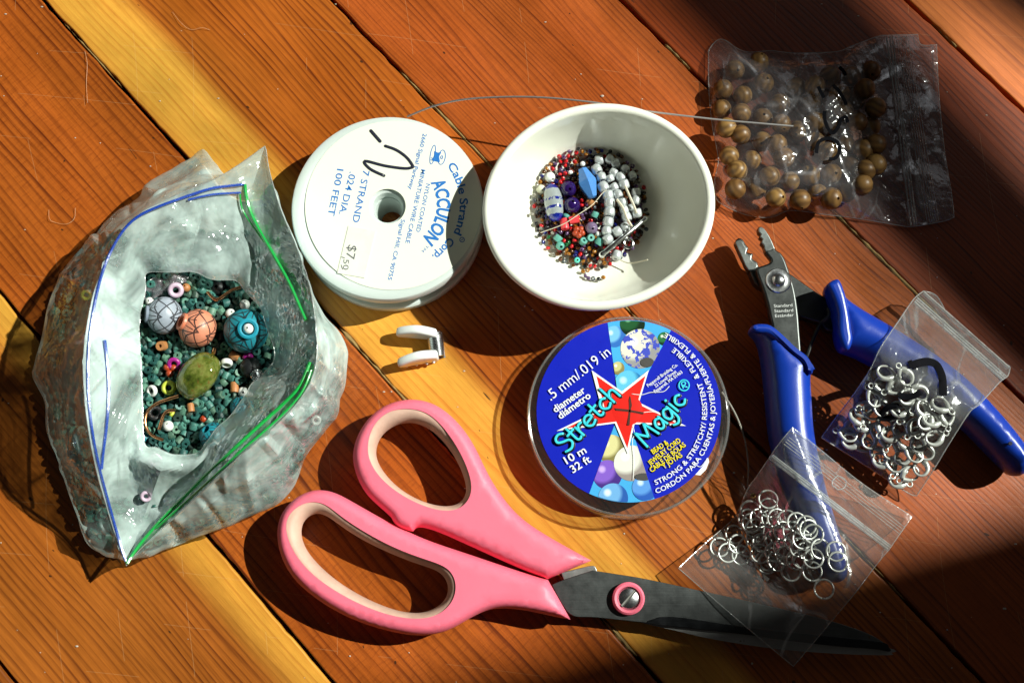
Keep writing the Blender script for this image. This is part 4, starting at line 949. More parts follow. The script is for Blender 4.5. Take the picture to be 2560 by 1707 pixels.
for i, p in enumerate(rps):
    x, y = ZH([p])[0]; k = sum(1 for q in lay if math.hypot(q[0] - x, q[1] - y) < 34); lay.append((x, y))
    b = hz(x, y, .8, 0); d1, _ = segd(x, y, ha, hb)
    place('jump_ring', rme, P(x, y, b + 0.0007 + 0.00050 * min(k, 4)), (random.uniform(-.16, .16) * (1 + k * .3), random.uniform(-.16, .16) * (1 + k * .3), random.uniform(0, 6.28)), 'round silver jump ring inside the small zip bag', 'jump ring', 'jump rings in the small zip bag')
q = ZH([(555, 470)])[0]; V, Fc = lathe([(.0004, -.0003), (.0008, -.0003), (.0008, .0003), (.0004, .0003)], 14, Matrix.Translation(P(*q, hz(*q, .8, 0) + .0008)), True)
solo('crimp_bead', V, Fc, plain('brass', (0.65, 0.42, 0.12), 0.25, 1.0), 'tiny gold crimp bead at the top of the jump ring bag', 'bead')

# ---- bag of lobster clasps, resting on the other handle
go = dens(ZG([(1185, 420), (1185, 420), (1260, 450), (1330, 570), (1420, 650), (1530, 740), (1670, 845), (1670, 845), (1655, 895), (1610, 930), (1500, 1050), (1440, 1100), (1330, 1270), (1240, 1420), (1145, 1565), (1145, 1565), (1090, 1545), (860, 1395), (612, 1240), (612, 1240), (700, 1120), (800, 990), (885, 860), (945, 735), (1050, 580), (1130, 465)]), 6)
gc = ZG([(1130, 1000)])[0]; ga, gb = ZG([(760, 600), (1720, 1330)])
def gz(x, y, r, up=1):
    d, t = segd(x, y, ga, gb)
    h = max(0.0200 * math.exp(-(d / 190) ** 2), 0.0206 * max(0, min(1, 1.3 - d / 75)), 0.0022); e = max(0, 1 - r ** 4)
    zy = (y - 540) * 2.2397; zx = (x - 1780) * 2.2397
    f = max(0, min(1, ((zy - 700) + (1180 - zx) * 0.55) / 260))
    return h + (0.0004 + 0.0030 * e * f + 0.0005 * crink(x, y, 1, 9) * (0.3 + e) if up else 0.0003)
GB = thing('lobster_clasp_bag', P(*gc, 0), 'small clear zip bag of silver lobster clasps across a blue plier handle', 'zip bag')
V, Fc = polar_film(go, gc, lambda x, y, r: gz(x, y, r, 1), 34); build('front_film', V, Fc, mfilm, GB, True, 60)
V, Fc = polar_film(go, gc, lambda x, y, r: gz(x, y, r, 0), 24); build('back_film', V, Fc, mfilm, GB, True, 180)
ring_edge('seam', go, lambda x, y, r: gz(x, y, 1.0, 1), mseam, GB, 0.0002)
zipband('zip_track', ZG([(1142, 466)])[0], ZG([(1640, 905)])[0], lambda x, y, r: gz(x, y, .5), 2.6, mzip, GB, 40, (-4, 2, 8))
zipband('zip_track', ZG([(1185, 430)])[0], ZG([(1660, 850)])[0], lambda x, y, r: gz(x, y, .5), 4.5, mzip, GB, 40, (0,))
m = MB()
for ln, w in (([(1120, 838), (1160, 822), (1210, 815), (1255, 832), (1282, 880), (1292, 930), (1293, 1000)], 0.0013), ([(1045, 1000), (1090, 1012), (1135, 1005), (1165, 985)], 0.0010), ([(1040, 1060), (985, 1070), (955, 1100), (945, 1130), (1000, 1130), (1045, 1105)], 0.0009), ([(1105, 810), (1118, 835), (1105, 838)], 0.0008)):
    pts = [P(p[0], p[1], gz(p[0], p[1], .3) + .0006 - .0006 * crink(p[0], p[1], 1, 9)) for p in smooth([Vector(q) for q in ZG(ln)], 8, False)]
    V, Fc = tube(pts, w, 8); m.add([Vector((v.x, v.y, pts[i // 8].z + (v.z - pts[i // 8].z) * 0.06)) for i, v in enumerate(V)], Fc)
build('marker_writing', m.V, m.F, minkd, GB)
mclasp = plain('satin_silver', (0.60, 0.62, 0.58), 0.3, 0.45, var=0.06, bmp=0.05)
def clasp_mesh():
    m = MB(); S = 0.00116
    hook = smooth([Vector((x * S, y * S, 0)) for x, y in [(-1.9, 0.15), (-1.2, 0.95), (0.0, 1.75), (1.4, 1.85), (2.6, 1.0), (2.9, -0.1), (2.4, -1.2), (1.2, -1.75), (0.3, -1.7)]], 4, False)
    m.tube(hook, lambda t: S * max(0.34, 0.92 - 1.15 * abs(t - 0.18) ** 0.8), 8)
    lever = smooth([Vector((x * S, y * S, 0)) for x, y in [(-1.9, -0.1), (-1.2, -0.8), (-0.4, -1.35), (0.35, -1.6)]], 4, False)
    m.tube(lever, lambda t: S * (0.72 - 0.3 * t), 8)
    m.tube([Vector((-2.9 * S + 0.72 * S * math.cos(a), 0.72 * S * math.sin(a), 0)) for a in [2 * math.pi * k / 14 for k in range(14)]], S * 0.24, 6, closed=True)
    me = bpy.data.meshes.new('lobster_clasp'); me.from_pydata([tuple(v) for v in m.V], [], m.F); me.polygons.foreach_set('use_smooth', [True] * len(me.polygons)); me.materials.append(mclasp); return me
cme = clasp_mesh()
cps = [(985, 880, 200), (1075, 890, 60), (950, 950, 0), (1020, 965, 340), (1150, 985, 30), (860, 1070, 150), (880, 1095, 20), (940, 1060, 80), (1010, 1090, 150), (1060, 1080, 190), (1150, 1065, 60), (1190, 1090, 250), (1320, 1130, 270), (780, 1190, 330), (850, 1165, 210), (920, 1200, 40), (960, 1180, 300), (1060, 1170, 120), (1110, 1150, 0), (1200, 1200, 330), (1255, 1235, 160), (840, 1285, 350), (790, 1260, 190), (920, 1330, 50), (1000, 1300, 100), (1090, 1270, 240), (1150, 1260, 80), (1180, 1320, 20), (960, 1370, 200), (1050, 1420, 320), (1165, 1395, 90), (1080, 1340, 150), (980, 1250, 280), (1240, 1140, 200), (1010, 1390, 20), (900, 1010, 60), (1100, 1000, 140), (820, 1130, 250), (1130, 1190, 310), (1010, 1220, 190), (880, 1240, 100), (1200, 1140, 130), (1120, 1330, 40), (1050, 1480, 200), (1100, 1450, 330), (750, 1220, 20), (1290, 1060, 220)]
lay = []
for i, (x0, y0, a) in enumerate(cps):
    x, y = ZG([(x0, y0)])[0]; k = sum(1 for q in lay if math.hypot(q[0] - x, q[1] - y) < 34); lay.append((x, y))
    b = gz(x, y, .8, 0)
    place('lobster_clasp', cme, P(x, y, b + 0.0012 + 0.0006 * min(k, 3)), (random.uniform(-.2, .2), random.uniform(-.2, .2) , -math.radians(a)), 'silver lobster clasp inside the small zip bag on the handle', 'clasp', 'lobster clasps in the small zip bag')
# ================================================================== BIG OPEN ZIP BAG
belly = [(499, 377), (517, 382), (556, 436), (610, 470), (680, 470), (699, 511), (739, 600), (774, 700), (785, 743), (812, 789), (848, 829), (867, 878), (866, 930), (850, 998), (840, 1046), (800, 1092), (765, 1138), (746, 1194), (728, 1226), (690, 1262), (637, 1285), (541, 1322), (430, 1366), (340, 1396), (304, 1397), (260, 1384), (223, 1360), (200, 1305), (171, 1238), (145, 1157), (117, 1079), (112, 1005), (82, 941), (86, 910), (106, 832), (124, 750), (167, 664), (239, 582), (289, 530), (346, 493), (374, 454), (463, 404)]
lip = [(664, 364), (664, 364), (674, 429), (699, 515), (739, 610), (771, 700), (783, 765), (790, 832), (793, 870), (785, 930), (752, 995), (690, 1062), (610, 1130), (540, 1196), (470, 1262), (400, 1325), (345, 1378), (316, 1414), (316, 1414), (294, 1353), (267, 1268), (238, 1164), (223, 1087), (212, 998), (208, 915), (214, 832), (231, 743), (253, 682), (274, 629), (310, 571), (353, 532), (399, 507), (471, 475), (521, 455), (578, 425)]
mouth = [(366, 683), (421, 680), (486, 680), (530, 699), (589, 702), (611, 726), (649, 766), (667, 822), (686, 890), (667, 922), (630, 960), (599, 1007), (574, 1041), (533, 1076), (514, 1104), (492, 1132), (439, 1135), (414, 1128), (392, 1118), (361, 1107), (357, 1004), (352, 920), (350, 847), (352, 791), (364, 722)]
BC = (500, 905); NA = 560
def polar(poly, n=NA, sm=True):
    L = [tuple(p) for p in smooth([Vector(p) for p in poly], 6)] if sm else poly; out = []
    for k in range(n):
        a = 2 * math.pi * k / n; dx, dy = math.cos(a), math.sin(a); best = 0
        for i in range(len(L)):
            (x1, y1), (x2, y2) = L[i - 1], L[i]; ex, ey = x2 - x1, y2 - y1; den = dx * ey - dy * ex
            if abs(den) < 1e-9: continue
            qx, qy = x1 - BC[0], y1 - BC[1]; t = (qx * ey - qy * ex) / den; s = (qx * dy - qy * dx) / den
            if -1e-6 <= s <= 1 + 1e-6 and t > best: best = t
        out.append(best)
    return out
rB, rL, rM = polar(belly), polar(lip), polar(mouth)
def adiff(a, b): return abs((a - b + math.pi) % (2 * math.pi) - math.pi)
A_TIP, A_PEAK = math.atan2(1414 - BC[1], 316 - BC[0]), math.atan2(364 - BC[1], 664 - BC[0])
prof = []   # rows: (function of k -> (radius px, z))
def lipz(a): return 0.041 - 0.026 * math.exp(-(adiff(a, A_TIP) / 0.42) ** 2) - 0.008 * math.exp(-(adiff(a, A_PEAK) / 0.35) ** 2)
def bellyz(a): return 0.011 - 0.005 * math.exp(-(adiff(a, A_TIP) / 0.3) ** 2) - 0.006 * math.exp(-(adiff(a, -1.62) / 0.18) ** 2)
keys = []
for k in range(NA):
    a = 2 * math.pi * k / NA; b, l, m_ = rB[k], rL[k], rM[k]; lz, bz = lipz(a), bellyz(a)
    b_in = min(b * 0.93, b - 12)
    keys.append([(b_in, 0.0008), (b, bz), (b * 0.42 + l * 0.58 if l < b else (b + l) / 2, bz + (lz - bz) * 0.62), (l, lz), (l * 0.94 + m_ * 0.06, lz - 0.0012), (l * 0.55 + m_ * 0.45, lz * 0.80), (m_ * 0.85 + l * 0.15, 0.024), (m_, 0.0205)])
SUB = 9; rows = []; nrow = (len(keys[0]) - 1) * SUB + 1
for i in range(nrow):
    s, j = divmod(i, SUB)
    if s == len(keys[0]) - 1: s, j = s - 1, SUB
    t = j / SUB; rw = []
    for k in range(NA):
        K = keys[k]; p = [Vector(K[max(s - 1, 0)]), Vector(K[s]), Vector(K[s + 1]), Vector(K[min(s + 2, len(K) - 1)])]
        # radii in px, heights in m -> interpolate separately (soft through belly and mouth, sharp at the lip)
        v = p[1].lerp(p[2], t) if s in (2, 3) else 0.5 * ((2 * p[1]) + (p[2] - p[0]) * t + (2 * p[0] - 5 * p[1] + 4 * p[2] - p[3]) * t * t + (3 * p[1] - p[0] - 3 * p[2] + p[3]) * t ** 3)
        a = 2 * math.pi * k / NA; r = v.x; z = max(v.y, 0.0004)
        x, y = BC[0] + r * math.cos(a), BC[1] + r * math.sin(a)
        rw.append((x, y, z, a, r))
    rows.append(rw)
import numpy as np
G = np.array(rows); GX, GY, GZ, GA, GR = (G[..., i] for i in range(5)); HT = np.zeros_like(GX); CRS = np.zeros_like(GX)
rc_ = random.Random(5)
for _ in range(330):                     # straight creases of finite length, like crumpled film
    cx, cy = rc_.uniform(80, 870), rc_.uniform(370, 1400); th = rc_.uniform(0, math.pi); ln = rc_.uniform(35, 150); w = rc_.uniform(9, 26); am = rc_.uniform(0.25, 1.0) * rc_.choice((1, 1, -1)); ti = rc_.randrange(4)
    u = (GX - cx) * math.cos(th) + (GY - cy) * math.sin(th); v = -(GX - cx) * math.sin(th) + (GY - cy) * math.cos(th) + 0.0016 * u * u * rc_.uniform(-1, 1)
    band = np.clip((np.arange(nrow)[:, None] - 6) / 12, 0, 1) * 0 + 1.0
    lay_ = [np.arange(nrow)[:, None] < 2.2 * SUB, (np.arange(nrow)[:, None] >= SUB) & (np.arange(nrow)[:, None] < 3 * SUB), np.arange(nrow)[:, None] >= 3 * SUB, np.arange(nrow)[:, None] >= 4 * SUB][ti]
    win = np.clip(1 - (np.abs(u) / ln) ** 2, 0, 1) * lay_
    HT += am * w / 20 * np.clip(1 - np.abs(v) / w, 0, 1) * win
    CRS = np.maximum(CRS, abs(am) * np.exp(-(v / 3.2) ** 2) * win)
ii = np.arange(nrow)[:, None]; fade = np.minimum(1, ii / 9.0) * np.where(ii >= nrow - 3, 0.5, 1.0) * np.where(np.abs(ii - 3 * SUB) < 2, 0.3, 1.0)
LOW = np.array([[nz(GX[i, k], GY[i, k], 3, 0.010) for k in range(NA)] for i in range(nrow)])
RR = GR + (5.0 * LOW + 7.0 * HT) * fade; ZZ = np.maximum(GZ + (0.0016 * HT + 0.0006 * LOW) * fade, 0.0004)
rows = [[P(BC[0] + RR[i, k] * math.cos(GA[i, k]), BC[1] + RR[i, k] * math.sin(GA[i, k]), ZZ[i, k]) for k in range(NA)] for i in range(nrow)]
bagc = P(*BC, 0)
OB = thing('open_zip_bag', bagc, 'large milky plastic zip bag standing open, full of dark teal beads', 'zip bag')
mbag = film('milky_bag_film', 0.58, (0.92, 0.95, 0.94), 0.10, 0.12, 45, 0.9, (0.79, 0.965, 0.925), 0.14, 1.7, 0.0055, 0.25, 0.12, 0.95, 0.35, True, 0.12)
mbag_low = film('clear_bag_film', 0.46, (0.90, 0.94, 0.93), 0.11, 0.12, 45, 1.0, (0.79, 0.965, 0.925), 0.14, 2.0, 0.0060, 0.25, 0.15, 0.95, 0.35, True, 0.12)
def skin(name, r0, r1, mat):
    V = [v for r in rows[r0:r1 + 1] for v in r]; Fc = []
    for i in range(r1 - r0):
        for k in range(NA): Fc.append([i * NA + k, i * NA + (k + 1) % NA, (i + 1) * NA + (k + 1) % NA, (i + 1) * NA + k])
    o = build(name, V, Fc, mat, OB, True, 22)
    at = o.data.attributes.new('crease', 'FLOAT', 'POINT')
    at.data.foreach_set('value', CRS[r0:r1 + 1].astype('f').ravel())
    return o
skin('outer_wall', 0, 2 * SUB, mbag_low)
skin('upper_wall', 2 * SUB, 3 * SUB, mbag)
skin('folded_mouth', 3 * SUB, nrow - 1, mbag)
V = [P(BC[0], BC[1], 0.0003)] + [Vector((v.x, v.y, 0.0003)) for v in rows[0]]
build('bag_bottom', V, [[0, 1 + k, 1 + (k + 1) % NA] for k in range(NA)], mbag_low, OB, True, 180)
V, Fc = tube([v for v in rows[3 * SUB]], 0.00016, 5, closed=True); build('lip_edge', V, Fc, mseam, OB)
V, Fc = tube([v for v in rows[-1]], 0.00014, 5, closed=True); build('mouth_edge', V, Fc, mseam, OB)
BAG_T = BVHTree.FromPolygons([v for r in rows[SUB:] for v in r], [[i * NA + k, i * NA + (k + 1) % NA, (i + 1) * NA + (k + 1) % NA, (i + 1) * NA + k] for i in range(len(rows) - SUB - 1) for k in range(NA)])
def on_bag(x, y, off=0.0004):
    d = (P(x, y, 0) - CAM).normalized(); h = BAG_T.ray_cast(CAM, d)[0]
    return (h if h else P(x, y, 0.03)) - d * off
mzb = film('blue_zip_plastic', 0.55, (0.7, 0.8, 0.97), 0.08, 0.25, 300, 0.1, srgb(24, 84, 214)[:3], 0.3, 0.1); mzg = film('green_zip_plastic', 0.88, (0.5, 0.9, 0.6), 0.08, 0.25, 300, 0.1, srgb(36, 205, 92)[:3], 0.3, 0.1)
def ztrack(name, pts, z0, mat, r, offs=(0,)):
    m = MB()
    pp = [on_bag(p.x, p.y, 0.0009) for p in smooth([Vector(p) for p in pts], 6, False)]
    for _ in range(4): pp = [pp[0]] + [(pp[i - 1] + pp[i] * 2 + pp[i + 1]) / 4 for i in range(1, len(pp) - 1)] + [pp[-1]]
    m.tube(pp, r * 0.8, 6)
    return build(name, m.V, m.F, mat, OB)
blue = [(610, 461), (566, 466), (524, 472), (453, 496), (398, 516), (345, 541), (305, 580), (272, 640), (250, 702), (234, 775), (224, 850), (220, 920), (222, 1000), (231, 1080), (247, 1164), (274, 1265), (298, 1350), (315, 1402)]
ztrack('zip_track', blue, 0.0008, mzb, 0.00055)
ztrack('zip_track', [(602, 482), (560, 484), (520, 488), (470, 500)], 0.0006, mzb, 0.00042)
ztrack('zip_track', [(262, 850), (270, 920), (272, 990), (266, 1070), (258, 1130), (254, 1172)], -0.004, mzb, 0.0006)
green = [(612, 461), (616, 495), (630, 540), (655, 588), (690, 648), (724, 709), (748, 764), (764, 800)]
ztrack('zip_track', green, 0.0010, mzg, 0.00075); ztrack('zip_track', [(600, 486), (604, 520), (625, 556), (660, 605)], 0.0008, mzg, 0.0004)
ztrack('zip_track', [(775, 905), (752, 962), (716, 1002), (652, 1060), (578, 1127), (520, 1180), (465, 1236), (411, 1290), (345, 1365), (318, 1408)], 0.0010, mzg, 0.0007)
ztrack('zip_track', [(778, 925), (758, 975), (722, 1020), (660, 1078), (600, 1128), (545, 1180), (490, 1230), (440, 1275), (390, 1320)], 0.0002, mzg, 0.00045)

# ---- its beads
def heishi_mesh(r, h, ho, seed, n=10):
    rd = random.Random(seed); prof = [(ho, -h / 2), (r * .93, -h / 2), (r, -h / 2 * .7), (r * rd.uniform(.97, 1.03), h / 2 * .7), (r * .92, h / 2), (ho, h / 2)]
    V, Fc = lathe(prof, n, None, True); sk = rd.uniform(-.12, .12); V = [Vector((v.x, v.y, v.z + v.x * sk)) for v in V]
    me = bpy.data.meshes.new('teal_bead'); me.from_pydata([tuple(v) for v in V], [], Fc); me.polygons.foreach_set('use_smooth', [True] * len(me.polygons)); me.set_sharp_from_angle(angle=math.radians(40)); return me
def teal(name):
    t = NT(name); o = t.obj(); oi = t.n('ShaderNodeObjectInfo'); rnd = oi.outputs['Random']
    col = t.ramp(rnd, [(0.0, srgb(24, 60, 58)), (0.3, srgb(48, 104, 98)), (0.6, srgb(78, 138, 126)), (0.85, srgb(108, 152, 128)), (1.0, srgb(26, 34, 34))])
    nn = t.noise(o, 1500, 3, 0.7); col = t.mix(t.math('MULTIPLY_ADD', nn, 1.6, -0.6, clamp=True), col, srgb(16, 30, 30))
    b = t.bsdf(col, 0.45); t.l(t.bump(nn, 0.5, 0.0003), b.inputs['Normal']); return t.m
mteal = teal('teal_bone')
hm = [heishi_mesh(0.00142, random.uniform(.0017, .0023), 0.0005, s) for s in range(4)]
for h in hm: h.materials.append(mteal)
def heap(x, y):
    a = math.atan2(y - BC[1], x - BC[0]); k = int(round(a / (2 * math.pi) * NA)) % NA; f = math.hypot(x - BC[0], y - BC[1]) / max(rB[k], 1)
    return 0.0055 + 0.0090 * max(0, 1 - f ** 3.5) + 0.0012 * nz(x, y, 2, 0.012)
specials = []   # (x_px, y_px, r_px) keep-out discs for the loose teal beads
def sp(x, y, r): 
    q = ZL([(x, y)])[0]; specials.append((q[0], q[1], r / 3.2)); return q
GS = 'odd beads among the teal beads in the open zip bag'
# carved round beads
def carved(name, base, ink, light):
    t = NT(name); o = t.obj(); sp_ = t.n('ShaderNodeSeparateXYZ'); nrm = t.n('ShaderNodeVectorMath', operation='NORMALIZE'); t.l(o, nrm.inputs[0]); t.l(nrm.outputs[0], sp_.inputs[0])
    phi = t.math('ARCTAN2', sp_.outputs[1], sp_.outputs[0]); z = sp_.outputs[2]
    w1 = t.math('ABSOLUTE', t.math('SINE', t.math('MULTIPLY', phi, 2.5)))                   # eight long petals
    l1 = t.math('LESS_THAN', t.math('ABSOLUTE', t.math('SUBTRACT', t.math('ABSOLUTE', z), t.math('MULTIPLY_ADD', w1, 0.62, 0.22))), 0.052)
    w2 = t.math('ABSOLUTE', t.math('COSINE', t.math('MULTIPLY', phi, 2.5)))
    l2 = t.math('LESS_THAN', t.math('ABSOLUTE', t.math('SUBTRACT', t.math('ABSOLUTE', z), t.math('MULTIPLY', w2, 0.42))), 0.046)
    l3 = t.math('LESS_THAN', t.math('ABSOLUTE', t.math('SINE', t.math('MULTIPLY', phi, 5.0))), 0.17)
    l3 = t.math('MULTIPLY', l3, t.math('GREATER_THAN', t.math('ABSOLUTE', z), 0.5))
    l4 = t.math('LESS_THAN', t.math('ABSOLUTE', t.math('SUBTRACT', t.math('ABSOLUTE', z), t.math('MULTIPLY_ADD', w1, 0.30, 0.30))), 0.036)
    ln = t.math('MAXIMUM', t.math('MAXIMUM', l1, l2), t.math('MAXIMUM', l3, l4))
    dirt = t.noise(o, 500, 4, 0.7); base_ = t.mix(t.math('MULTIPLY_ADD', dirt, 1.2, -0.35, clamp=True), light, base)
    col = t.mix(t.math('MULTIPLY', ln, 0.9), base_, ink); b = t.bsdf(col, 0.42)
    t.l(t.bump(t.math('ADD', t.math('MULTIPLY', ln, -1.0), t.math('MULTIPLY', dirt, 0.3)), 0.8, 0.0005), b.inputs['Normal']); return t.m
INK = (0.012, 0.012, 0.015, 1)
def carved_bead(x, y, r, mat, axis, label, collar=True, zup=0.0):
    q = sp(x, y, r * .9); R = r / 3.2 * SPX * 0.965; z = max(heap(*q) + R * 0.62, R + .001) + zup
    me = bead_mesh('carved_bead', R, R * 0.30, 48, 0.94, 20); me.materials.append(mat)
    o = place('carved_bead', me, P(*q, z), (0, 0, 0), label, 'bead', GS)
    o.rotation_euler = Vector(axis).to_track_quat('Z', 'Y').to_euler()
    if collar:
        V, Fc = lathe([(R * .27, R * .80), (R * .30, R * .96), (R * .38, R * 1.0), (R * .46, R * .96), (R * .47, R * .82)], 32)
        me2 = bpy.data.meshes.new('hole_collar'); me2.from_pydata([tuple(v) for v in V], [], [f[::-1] for f in Fc])
        col = [n for n in mat.node_tree.nodes if n.type == 'BSDF_PRINCIPLED'][0]; c = link('hole_collar', me2, COLLAR[mat.name], o)
    return o, q, z, R
mgc = carved('grey_carved', srgb(120, 130, 146), INK, srgb(168, 176, 188)); msc = carved('salmon_carved', srgb(196, 112, 84), INK, srgb(224, 146, 116)); mtc = carved('turquoise_carved', srgb(18, 104, 124), INK, srgb(34, 136, 150))
COLLAR = {mgc.name: plain('grey_collar', srgb(130, 140, 156), 0.4), msc.name: plain('salmon_collar', srgb(214, 124, 92), 0.4), mtc.name: plain('turquoise_collar', srgb(30, 142, 166), 0.4)}
carved_bead(258, 412, 150, mgc, (-0.9, 0.0, 0.35), 'grey carved round bead with petal grooves')
carved_bead(525, 515, 155, msc, (-0.75, 0.25, 0.6), 'salmon pink carved round bead next to the grey one')
to, tq, tz, tR = carved_bead(912, 535, 176, mtc, (0.30, -0.10, 0.95), 'large turquoise carved bead with a white bead in its hole')
carved_bead(645, 1370, 105, mtc, (-0.3, 0.3, 0.6), 'turquoise carved bead half under the lower lip of the open bag', False)
carved_bead(880, 1150, 95, mtc, (0.5, 0.3, 0.6), 'turquoise carved bead half under the right side of the bag mouth', False)
carved_bead(95, 1390, 60, mtc, (0.1, 0.3, 0.9), 'small turquoise bead behind the copper hook', False, -0.003)
# plain round / ring / tube beads
def small(kind, x, y, r, mat, label, rot=None, zoff=0.0, name=None, depth=None):
    q = sp(x, y, r * 0.85); R = r / 3.2 * SPX * .96; z = heap(*q) + R * .55 + zoff
    if kind == 'round': me = bead_mesh('round_bead', R, R * .22, 20)
    elif kind == 'ring': me = ring_bead(R, R * .36, (depth or .6) * R)
    elif kind == 'tube': me = heishi_mesh(R * .8, R * 1.9, R * .28, int(x), 14)
    me.name = name or kind; me.materials.append(mat)
    return place(name or {'round': 'round_bead', 'ring': 'disc_bead', 'tube': 'tube_bead'}[kind], me, P(*q, z), rot or (random.uniform(-.5, .5), random.uniform(-.5, .5), random.uniform(0, 6)), label, 'bead', GS)
def ring_bead(R, h, t):
    n = 10; prof = [((R + h) / 2 + (R - h) / 2 * math.cos(a), t / 2 * math.sin(a) * 1.1) for a in [2 * math.pi * k / n for k in range(n)]]
    V, Fc = lathe(prof, 28, None, True); me = bpy.data.meshes.new('disc_bead'); me.from_pydata([tuple(v) for v in V], [], [f[::-1] for f in Fc]); me.polygons.foreach_set('use_smooth', [True] * len(me.polygons)); return me
mwb = plain('white_glass', (0.80, 0.82, 0.78), 0.12, var=0.02, bmp=0); mpk = plain('lilac_bone', srgb(205, 180, 200), 0.5, var=.15, vs=900, bmp=.3); mtan = plain('tan_wood_bead', srgb(176, 118, 70), 0.5, var=.2, vs=900, bmp=.3, bs=1500, bd=.0003)
myl = plain('lime_bone', srgb(196, 206, 70), 0.45, var=.12, vs=900, bmp=.3); mmg = plain('magenta_glaze', srgb(160, 34, 130), 0.3, bmp=.05); mtr = plain('terracotta', srgb(170, 64, 30), 0.4, var=.12, bmp=.15); mbk = plain('black_stone', (0.012, 0.013, 0.014), 0.4, var=.3, bmp=.5, bs=1200, bd=.0003)
small('ring', 350, 210, 64, mpk, 'pale lilac disc bead above the grey carved bead', (0.35, 0.2, 0), .002, depth=.8)
small('round', 432, 190, 36, mtan, 'small tan wooden bead beside the lilac disc bead', None, .001)
for x, y, r, lb in ((140, 300, 36, 'small white bead behind the grey carved bead'), (902, 325, 42, 'white round bead touching the top of the large turquoise bead'), (788, 398, 42, 'white round bead left above the large turquoise bead'), (890, 1025, 44, 'white round bead by the tan tube at the right of the mouth'), (288, 1295, 44, 'white bead beside the short copper wire')):
    small('round', x, y, r, mwb, lb, None, .0008)
small('ring', 160, 1015, 50, mwb, 'white ring bead left of the lime disc', (0.3, -0.5, 0), .001, depth=.8)
small('ring', 756, 792, 50, mwb, 'white ring bead right of the green glass bead', (1.2, 0.2, 0), .0006, depth=.9)
me = bead_mesh('white_core_bead', tR * .24, tR * .05, 18); me.materials.append(mwb); ax = Vector((0.30, -0.10, 0.95)).normalized(); place('round_bead', me, P(*tq, tz) + ax * tR * .88, (0, 0, 0), 'white bead sitting in the hole of the large turquoise bead', 'bead', GS)
small('ring', 295, 990, 60, myl, 'lime yellow disc bead below the terracotta bead', (0.1, 0.1, 0), .0016, depth=.7)
small('ring', 335, 800, 56, mmg, 'magenta ring bead above the terracotta bead', (0.5, 0.1, 0), .0010, depth=.5)
small('ring', 925, 745, 46, mmg, 'magenta bead under the large turquoise bead', (1.3, 0, 0.2), 0, depth=.8)
small('tube', 247, 655, 50, mtan, 'tan wooden bead below the grey carved bead', (0.2, -0.2, 0), .0008)
small('tube', 820, 990, 44, mtan, 'tan wooden tube bead beside a white round bead', (1.4, 0, 0.1), .0006)
small('tube', 470, 1150, 36, mtan, 'slim tan tube bead below the green glass bead', (1.5, 0, 0.2), .0006)
small('tube', 825, 738, 42, mtan, 'tan bead above the white ring bead', (1.3, 0, 1.2), 0)
small('round', 575, 1240, 32, mtr, 'small red brown bead in the lower heap', None, 0)
small('round', 320, 1200, 26, myl, 'tiny lime bead behind the copper wire', None, 0)
small('ring', 185, 1190, 66, mbk, 'dark grey ribbed disc bead inside the copper hook', (-.2, .3, 0), .0008, depth=.5)
o = small('round', 950, 832, 88, mbk, 'black faceted round bead at the right edge of the mouth', (0.4, 0.8, 0), -.001)
small('round', 690, 190, 70, mbk, 'black bead under the angled copper wire', None, -.003)
# trefoil terracotta bead
q = sp(305, 845, 50); m = MB(); R = 15 * SPX
for a in (0.4, 2.5, 4.6): m.add(*lathe([(0, R * .62)] + [(R * .62 * math.sin(t), R * .62 * math.cos(t)) for t in (.4, .8, 1.2, 1.57, 2, 2.4, 2.8)] + [(0, -R * .62)], 16, Matrix.Translation(P(*q, heap(*q) + R * .9) + Vector((math.cos(a), math.sin(a), 0)) * R * .62)))
solo('flower_bead', m.V, m.F, mtr, 'three lobed terracotta bead beside the green glass bead', 'bead', GS)
# silver flare cap by the black bead
q = sp(1000, 890, 34); V, Fc = lathe([(.0002, .0012)] + [(.0006 + .0014 * t, .0012 * (1 - t) + .0003 * (k % 2)) for k, t in enumerate((.2, .4, .6, .8, 1))], 24, Matrix.Translation(P(*q, heap(*q) + .006)))
V = [v + Vector((0, 0, .0005 * (i % 2))) for i, v in enumerate(V)]; solo('fluted_bead', V, Fc, msteel, 'fluted silver bead against the black round bead', 'bead', GS)
# green glass nugget on copper wire
def green_glass():
    t = NT('flecked_green_glass'); o = t.obj(); n1 = t.noise(o, 260, 4, 0.65); n2 = t.noise(o, 900, 3, 0.7)
    col = t.ramp(n1, [(0.30, srgb(60, 80, 30)), (0.46, srgb(140, 160, 60)), (0.60, srgb(206, 214, 110)), (0.75, srgb(150, 110, 48))])
    col = t.mix(t.math('MULTIPLY', t.math('GREATER_THAN', n2, 0.62), 0.8), col, srgb(196, 134, 66))
    t.bsdf(col, 0.05, 0.0, 0.6, Transmission_Weight=0.7, IOR=1.45, Coat_Weight=0.6, Coat_Roughness=0.03); return t.m
q = ZL([(538, 897)])[0]; specials.append((q[0], q[1], 40)); specials.append((q[0] + 20, q[1] - 28, 30)); specials.append((q[0] - 20, q[1] + 28, 30))
V, Fc = lathe([(0.00045, .0080)] + [(.0056 * math.sin(a) ** 0.8, .0080 * math.cos(a)) for a in [math.pi * k / 18 for k in range(1, 18)]] + [(0.00045, -.0080)], 40)
V = [Vector((v.x * (1 + .10 * math.sin(3 * math.atan2(v.y, v.x) + .5)), v.y * (1 + .10 * math.sin(3 * math.atan2(v.y, v.x) + .5)), v.z)) for v in V]
me = bpy.data.meshes.new('glass_bead'); me.from_pydata([tuple(v) for v in V], [], [f[::-1] for f in Fc]); me.polygons.foreach_set('use_smooth', [True] * len(me.polygons)); me.materials.append(green_glass())
